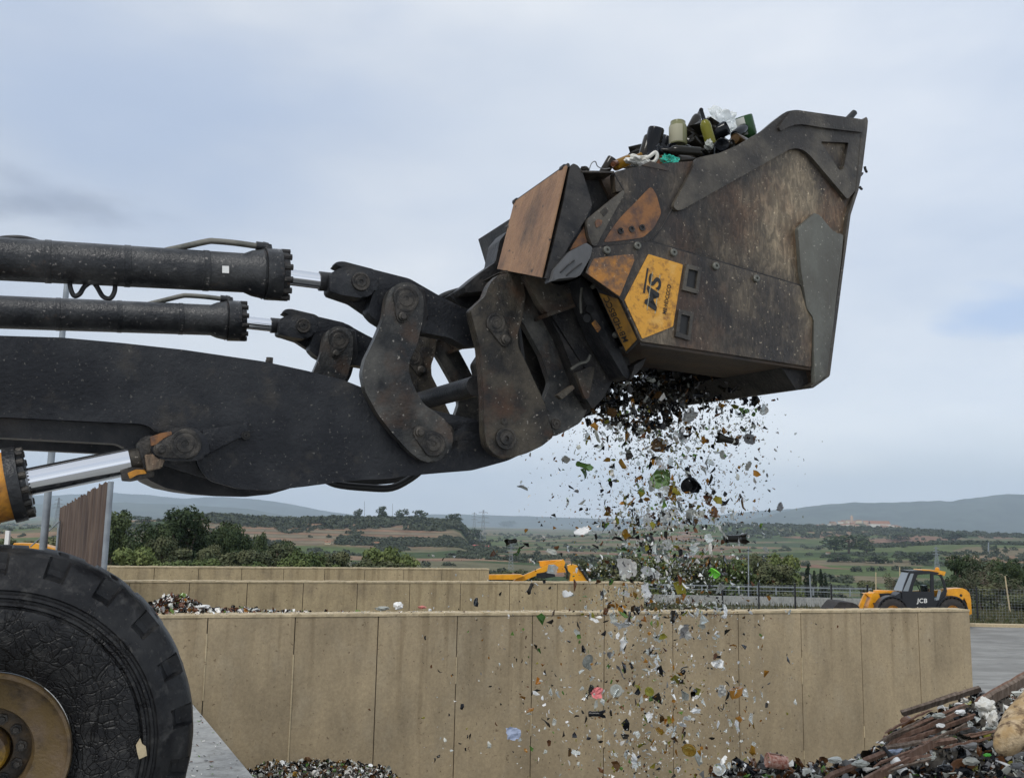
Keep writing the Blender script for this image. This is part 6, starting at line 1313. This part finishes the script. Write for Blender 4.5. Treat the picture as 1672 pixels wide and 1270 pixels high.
near_trees = [
 ('pine', 0, 186, 833, 66, 70, 'dark round pine directly right of the rusty screen'),
 ('pine', 1, 308, 834, 72, 92, 'largest round pine, left of centre above the farthest wall'),
 ('pine', 2, 248, 856, 68, 56, 'low dark pine left of the largest round pine'),
 ('olive', 0, 268, 868, 62, 60, 'grey-green tree in front of the largest round pine'),
 ('pine', 0, 368, 852, 76, 58, 'pine right of the largest round pine'),
 ('pine', 2, 385, 868, 70, 50, 'dark pine standing before the pine right of the largest one'),
 ('pine', 1, 420, 874, 90, 34, 'small dark pine before the red terraces'),
 ('olive', 1, 335, 878, 64, 60, 'grey-green tree between the two big pines'),
 ('olive', 0, 400, 892, 64, 56, 'low grey-green tree right of the pines'),
 ('olive', 1, 455, 876, 68, 66, 'rounded green tree left of the little cream houses'),
 ('bush', 0, 498, 884, 66, 70, 'rounded lighter tree beside the little cream houses'),
 ('olive', 0, 542, 894, 70, 60, 'grey-green tree below the little cream houses'),
 ('bush', 1, 622, 889, 74, 70, 'yellow-green bush, left of the pair before the field'),
 ('bush', 0, 668, 892, 74, 64, 'yellow-green bush, right of the pair before the field'),
 ('olive', 1, 592, 904, 70, 50, 'low dark scrub below the little cream houses'),
 ('bush', 1, 215, 888, 52, 80, 'leafy reed bush at the left end of the farthest wall'),
 ('bush', 0, 275, 902, 52, 70, 'leafy bush in front of the pines above the farthest wall'),
 ('bush', 1, 350, 908, 54, 70, 'low leafy bush at the middle of the farthest wall'),
 ('bush', 0, 425, 906, 54, 60, 'low reed-like bush above the farthest wall'),
 ('bush', 1, 480, 908, 54, 60, 'low leafy bush under the rounded green trees'),
 ('bush', 0, 545, 912, 55, 60, 'low bush near the right of the farthest wall'),
 ('olive', 0, 60, 870, 60, 90, 'dull green tree behind the tall pole'),
 ('bush', 0, 95, 880, 58, 60, 'green bush behind the low end of the rusty screen'),
 ('olive', 1, 20, 866, 64, 70, 'dull green tree above the big tyre'),
 ('olive', 1, 855, 925, 60, 60, 'dark green bush left of the orange digger boom'),
 ('olive', 0, 812, 928, 62, 50, 'dark green bush at the right end of the farthest wall'),
 ('olive', 0, 1010, 900, 72, 80, 'green tree behind the falling glass on its left side'),
 ('bush', 1, 1075, 905, 74, 80, 'green tree behind the core of the falling glass'),
 ('olive', 1, 1150, 896, 76, 80, 'green tree behind the right fringe of the falling glass'),
 ('bush', 0, 1205, 898, 74, 70, 'light green tree just right of the falling glass'),
 ('olive', 1, 1240, 893, 76, 60, 'light green tree, second right of the falling glass'),
 ('bush', 1, 1278, 900, 76, 62, 'light green tree next to the dark cypresses'),
 ('cypress', 0, 1318, 925, 72, 16, 'tallest of the dark cypresses right of the glass stream'),
 ('cypress', 1, 1329, 935, 72, 14, 'middle dark cypress right of the glass stream'),
 ('cypress', 0, 1341, 933, 73, 15, 'rightmost dark cypress of the trio'),
 ('cypress', 1, 1348, 942, 73, 12, 'short dark cypress at the end of the trio'),
 ('olive', 0, 1408, 944, 74, 46, 'dark rounded bush left of the telehandler'),
 ('thin', 0, 1458, 928, 66, 30, 'bare brownish tree behind the telehandler boom'),
 ('olive', 1, 1440, 955, 70, 30, 'low dark bush behind the telehandler boom head'),
 ('pine', 2, 1566, 908, 78, 56, 'dark tree right behind the telehandler rear'),
 ('thin', 1, 1598, 903, 66, 54, 'grey twiggy tree right of the telehandler'),
 ('thin', 0, 1575, 925, 60, 44, 'bare twiggy thicket behind the telehandler rear'),
 ('thin', 1, 1622, 930, 58, 50, 'pale twiggy thicket behind the right fence'),
 ('pine', 0, 1646, 912, 76, 62, 'dark green tree near the right edge'),
 ('olive', 0, 1600, 950, 58, 60, 'green scrub behind the right fence post'),
 ('thin', 0, 1662, 935, 57, 50, 'twiggy thicket at the right edge'),
 ('olive', 1, 1655, 962, 56, 60, 'low scrub at the right edge behind the fence'),
 ('pine', 1, 1700, 905, 80, 60, 'dark tree just outside the right edge'),
 ('olive', 1, 228, 872, 72, 70, 'dark scrub between the rusty screen pine and the low pine'),
 ('olive', 0, 296, 884, 66, 80, 'dark scrub under the largest round pine'),
 ('olive', 1, 388, 888, 68, 80, 'dark scrub under the pines right of the largest one'),
 ('pine', 0, 345, 862, 82, 60, 'dark pine in the gap right behind the largest round pine'),
 ('olive', 0, 430, 896, 62, 70, 'grey-green scrub before the red terraces'),
 ('pine', 2, 470, 884, 84, 50, 'dark tree behind the rounded green tree'),
 ('bush', 1, 312, 910, 50, 80, 'low leafy reeds in front of the largest pine'),
 ('bush', 0, 395, 912, 51, 80, 'low leafy reeds near the middle of the farthest wall'),
 ('olive', 1, 640, 908, 72, 70, 'dark scrub under the yellow-green pair'),
 ('olive', 0, 1115, 910, 70, 80, 'green scrub low behind the core of the falling glass'),
 ('olive', 1, 960, 905, 74, 70, 'green scrub right of the orange digger boom'),
 ('olive', 0, 1260, 915, 70, 70, 'low green scrub before the light green trees'),
 ('olive', 1, 1530, 948, 64, 50, 'green scrub seen through the telehandler cab')]
for kind, var, px, top, Y, wpx, lab in near_trees: plant(kind, var, px, top, Y, wpx, lab)
# distant single trees one can tell apart
far_list = [(1385, 872, 904, 62, 'largest dark tree clump on the right plain below the village'), (1362, 880, 904, 18, 'slim tree at the left of the large dark clump'), (1415, 882, 906, 30, 'round tree just right of the large dark clump'), (1368, 905, 918, 34, 'low dark bush below the large dark clump'), (1430, 906, 920, 40, 'low bush right below the large dark clump'),
            (626, 826, 846, 17, 'tallest pine on the wooded ridge crest'), (657, 831, 848, 20, 'rounded pine crest right of the tallest ridge pine'), (688, 832, 848, 22, 'pine crest in the middle right of the ridge'), (745, 838, 852, 26, 'last rounded pine at the right end of the ridge'), (585, 831, 846, 18, 'pine on the ridge left of the tallest one'), (772, 862, 886, 26, 'dark tree before the pylon right of the ridge'), (800, 846, 858, 16, 'small tree beyond the right end of the ridge'), (830, 850, 862, 22, 'distant tree clump left of the glass stream'),
            (1627, 889, 906, 6, 'left one of two far cypresses at the right'), (1641, 891, 906, 6, 'right one of two far cypresses at the right'), (232, 842, 856, 30, 'tree clump on the horizon right of the screen'), (1500, 902, 918, 50, 'rounded light tree mass above the telehandler cab'), (1560, 868, 884, 40, 'dark wood clump on the right plain'), (1470, 870, 884, 36, 'tree clump right of the village foot')]
for i, (px, top, base_, wpx, lab) in enumerate(far_list):
    p = hit(px, base_) if top > 841 else atY(px, base_, 1140); Y = p.y
    if top <= 841: p.z = gz(p.x, p.y)
    plant('far' if wpx > 8 else 'tall', i % 3, px, top, Y, wpx, lab, base_z=p.z - .5)
# far woods: one mass of many small lumps
def far_woods():
    rr = np.random.default_rng(12); base = []
    for k in range(6):
        n = 46; d = rr.normal(size=(n, 3)); d /= np.linalg.norm(d, axis=1)[:, None]; d[:, 2] = np.abs(d[:, 2]) * 1.0
        c = d * rr.uniform(.6, 1.05, (n, 1)); V = []; F = []
        for i in range(n):
            nn_ = Vector(d[i]) + Vector(rr.normal(size=3) * .5); nn_.normalize(); s = nn_.orthogonal().normalized(); t = nn_.cross(s); q = rr.uniform(.22, .42); b = len(V); cc = Vector(c[i])
            V += [cc - s * q, cc + t * q * .7, cc + s * q, cc - t * q * .7]; F.append((b, b + 1, b + 2, b + 3))
        base.append((np.array([v[:] for v in V]), np.array(F)))
    spots = []
    rg = random.Random(77)
    # wooded crest and shoulders of the ridge
    for i in range(3400):
        px = rg.uniform(300, 800); Y = rg.uniform(1030, 1300); x = (px - 836) / FPX * Y; z = gz(x, Y)
        if Y < 1090 and noise.noise(Vector((x * .03, Y * .02, 7))) < .05: continue
        spots.append((x, Y, z, rg.uniform(3.6, 6.6), 1.15))
    for i in range(2600):
        px = rg.uniform(200, 800); Y = rg.uniform(760, 1060); x = (px - 836) / FPX * Y
        if noise.noise(Vector((x * .02, Y * .012, 3))) < .17: continue
        spots.append((x, Y, gz(x, Y), rg.uniform(1.8, 3.4), .95))
    # hedgerows and copses over the plain
    n = 0
    while n < 5200:
        px = rg.uniform(-150, 1850); Y = math.exp(rg.uniform(math.log(230), math.log(3300))); x = (px - 836) / FPX * Y
        rowv = abs(noise.noise(Vector((x * .006, Y * .010, 8)))); cop = noise.noise(Vector((x * .004, Y * .005, 21)))
        right = px > 1420
        if rowv > .045 and cop < (.16 if right and Y > 700 else .30): n += .15; continue
        spots.append((x, Y, gz(x, Y), rg.uniform(1.5, 3.4) * (1 + Y / 2500), .9)); n += 1
    for i in range(1500):
        px = rg.uniform(1180, 1900); Y = rg.uniform(1900, 2600); x = (px - 836) / FPX * Y; spots.append((x, Y, gz(x, Y), rg.uniform(5, 9), .9))
    for i in range(900):
        px = rg.uniform(1420, 1900); Y = rg.uniform(1150, 1450); x = (px - 836) / FPX * Y; spots.append((x, Y, gz(x, Y), rg.uniform(3.5, 6), .9))
    for i in range(500):
        px = rg.uniform(560, 830); Y = rg.uniform(900, 950); x = (px - 836) / FPX * Y; spots.append((x, Y, gz(x, Y), rg.uniform(3, 4.6), .9))
    VV = []; FF = []; off = 0
    for x, y, z, s, hz_ in spots:
        v, f = base[rg.randrange(6)]; a = rg.uniform(0, 6.28); ca, sa = math.cos(a), math.sin(a)
        m = np.array([[ca, -sa, 0], [sa, ca, 0], [0, 0, hz_]]) * s; VV.append(v @ m.T + np.array((x, y, z))); FF.append(f + off); off += len(v)
    V = np.concatenate(VV); F = np.concatenate(FF)
    me = bpy.data.meshes.new('far_woods'); me.vertices.add(len(V)); me.vertices.foreach_set('co', V.ravel()); me.loops.add(F.size); me.loops.foreach_set('vertex_index', F.ravel().astype(np.int32))
    me.polygons.add(len(F)); me.polygons.foreach_set('loop_start', np.arange(0, F.size, 4, dtype=np.int32)); me.polygons.foreach_set('loop_total', np.full(len(F), 4, dtype=np.int32)); me.update(calc_edges=True); me.validate()
    tag(mesh_obj('far_woods', me, M['wood']), 'far woods, copses and hedgerows over the ridge and the plain', 'woods', None, 'stuff')
far_woods()
# ------------------------------------------------------------------ houses
HC = [mat('plaster_cream', (.62, .52, .36), .9), mat('plaster_white', (.66, .62, .55), .9), mat('plaster_pink', (.52, .38, .28), .9), mat('plaster_brown', (.40, .30, .22), .9)]
HR = mat('tile_roof', (.30, .15, .09), .9); HW_ = mat('window_dark', (.03, .03, .035), .3)
def house(x, y, z, w, d, h, ang, mw, label, group=None, parts=True, roofm=None, name='house'):
    root = thing(name, label, 'house', (x, y, z), group); root.rotation_euler = (0, 0, ang)
    def lo(nm, bm, m_):
        me = bpy.data.meshes.new(nm); bmesh.ops.recalc_face_normals(bm, faces=bm.faces); bm.to_mesh(me); bm.free(); return mesh_obj(nm, me, m_, root)
    bm = NB(); box(bm, (-w / 2, -d / 2, -2), (w / 2, d / 2, h)); lo('walls', bm, mw)
    bm = NB(); rh = w * .16; e = .3
    prism(bm, [(-w / 2 - e, -d / 2 - e, h), (w / 2 + e, -d / 2 - e, h), (w / 2 + e, 0, h + rh), (-w / 2 - e, 0, h + rh)], (0, 0, .15)); prism(bm, [(-w / 2 - e, d / 2 + e, h), (w / 2 + e, d / 2 + e, h), (w / 2 + e, 0.02, h + rh), (-w / 2 - e, 0.02, h + rh)], (0, 0, .15)); lo('roof', bm, roofm or HR)
    if parts:
        for q in (-.28, .05, .3):
            bm = NB(); box(bm, (w * q - .4, -d / 2 - .03, h * .45), (w * q + .4, -d / 2 + .02, h * .75)); lo('window', bm, HW_)
    return root
hp = [(462, 886, 8, 'pale house half hidden left among the trees'), (535, 889, 9, 'leftmost of the three little cream houses in the trees'), (573, 890, 8, 'middle one of the three little cream houses'), (613, 891, 11, 'rightmost and widest of the three little cream houses'), (1352, 905, 6, 'tiny white hut left of the large dark clump')]
for px, py, wpx, lab in hp:
    p = hit(px, py); k = p.y / FPX; house(p.x, p.y, p.z, wpx * k, wpx * k * .7, wpx * k * .42, .15, HC[0] if px != 1352 else HC[1], lab)
p = hit(785, 896); k = p.y / FPX; house(p.x, p.y, p.z, 26 * k, 10 * k, 2.2 * k, .1, HC[3], 'long low shed with a pinkish red roof below the pylon', roofm=mat('red_roof', (.50, .12, .11), .8), name='shed')
vr = random.Random(9)
for i in range(120):
    x = 1270 + vr.gauss(0, 115) ; y = 3500 + vr.uniform(-330, 60)
    if abs(x - 1270) > 230: continue
    w = vr.uniform(9, 20)
    house(x, y, gz(x, y) - .5, w, vr.uniform(8, 12), vr.uniform(5, 10), vr.uniform(-.6, .6), vr.choice(HC), 'pale house crowded into the hazy village on the hill', 'houses of the hazy hillside village', False)
house(1290, 3340, gz(1290, 3340), 70, 20, 9, .05, HC[1], 'long white building at the foot of the hazy village', parts=False)
bm = NB(); zc = gz(1245, 3480); box(bm, (1241, 3478, zc - 2), (1249, 3486, zc + 22)); lathe(bm, (1245, 3482, zc + 22), (0, 0, 1), [(0, 4), (6, .2)], 8); tag(obj('church_tower', bm, HC[2], base=(1245, 3482, zc)), 'church tower rising in the middle of the hazy village', 'tower')
# ------------------------------------------------------------------ pylons and poles
def pylon(px, top, base_, label, arms=3, Yf=None, wf=.16):
    p = hit(px, base_) if Yf is None else atY(px, base_, Yf); z0 = p.z if Yf is None else gz(p.x, p.y); tz = atY(px, top, p.y).z; h = tz - z0; w = h * wf; r = max(.05, p.y * .00022)
    bm = NB(); lv_ = 8
    def cn(t, s1, s2): ww = w / 2 * (1 - t) ** 1.2 + h * .012; return Vector((p.x + s1 * ww, p.y + s2 * ww, z0 + h * t))
    for s1, s2 in ((-1, -1), (1, -1), (1, 1), (-1, 1)): tube(bm, [cn(i / lv_, s1, s2) for i in range(lv_ + 1)], r, 4)
    for i in range(lv_):
        a, b = i / lv_, (i + 1) / lv_
        for (s, t) in (((-1, -1), (1, -1)), ((1, -1), (1, 1)), ((1, 1), (-1, 1)), ((-1, 1), (-1, -1))): tube(bm, [cn(a, *s), cn(b, *t)], r * .6, 3); tube(bm, [cn(a, *t), cn(b, *s)], r * .6, 3)
    for j in range(arms):
        z = z0 + h * (.66 + .13 * j); ww = h * (.17 - .02 * j)
        tube(bm, [(p.x - ww, p.y, z), (p.x, p.y, z + h * .035), (p.x + ww, p.y, z)], r, 4); tube(bm, [(p.x - ww, p.y, z), (p.x + ww, p.y, z)], r * .8, 4)
    tag(obj('pylon', bm, M['galv'], base=p), label, 'pylon')
pylon(788, 832, 894, 'taller lattice pylon beyond the right end of the ridge')
pylon(774, 836, 872, 'fainter lattice pylon close left of the taller one')
pylon(834, 884, 930, 'pale lattice pylon in the green field left of the glass stream')
pylon(1530, 892, 930, 'lattice pylon on the plain above the telehandler')
pylon(92, 812, 862, 'faint lattice pylon behind the tall galvanised pole')
def pole(px, top, base_, label, r=None, lean=0, Y=None, name='utility_pole', m_=None):
    p = hit(px, base_) if Y is None else atY(px, base_, Y); z0 = p.z if Y is None else gz(p.x, p.y); t = atY(px + lean, top, p.y); bm = NB(); cyl(bm, (p.x, p.y, z0), (t.x, t.y, t.z), r or p.y * .0009, (r or p.y * .0009) * .7, 8); tag(obj(name, bm, m_ or M['galv'], base=(p.x, p.y, z0)), label, 'pole' if 'pole' in name else 'mast' if 'mast' in name else 'tree trunk')
pole(1222, 892, 960, 'thin grey pole in front of the light green trees', Y=64, r=.05); pole(1325, 938, 985, 'leaning pale pole beside the cypress trio', Y=60, r=.06, lean=-3); pole(595, 818, 850, 'thin mast on the ridge left of the tallest pine', Y=1140, r=.28, name='radio_mast'); pole(641, 822, 850, 'thin mast on the ridge right of the tallest pine', Y=1140, r=.28, name='radio_mast')
pole(1430, 934, 975, 'pale bare trunk left of the telehandler boom', Y=62, r=.05, name='bare_trunk', m_=M['coping']); pole(1469, 925, 975, 'pale bare trunk behind the telehandler front', Y=63, r=.05, name='bare_trunk', m_=M['coping']); pole(1650, 940, 1000, 'leaning pale trunk near the right edge', Y=55, r=.05, lean=-9, name='bare_trunk', m_=M['coping']); pole(1614, 885, 905, 'far pale pole above the right thicket')
# ------------------------------------------------------------------ air
bm = NB(); box(bm, (-15500, -60, -75), (15500, 16500, 900)); hz = obj('haze', bm, None)
hm = bpy.data.materials.new('haze_air'); hm.use_nodes = True; nt = hm.node_tree; nt.nodes.clear(); out = nt.nodes.new('ShaderNodeOutputMaterial'); pv = nt.nodes.new('ShaderNodeVolumePrincipled')
pv.inputs['Color'].default_value = (.74, .86, 1, 1); pv.inputs['Density'].default_value = HAZE = .000085; pv.inputs['Anisotropy'].default_value = .15
nt.links.new(pv.outputs[0], out.inputs['Volume']); hz.data.materials.append(hm); hz['kind'] = 'stuff'; hz['label'] = 'thin blue haze over the whole valley'; hz['category'] = 'haze'
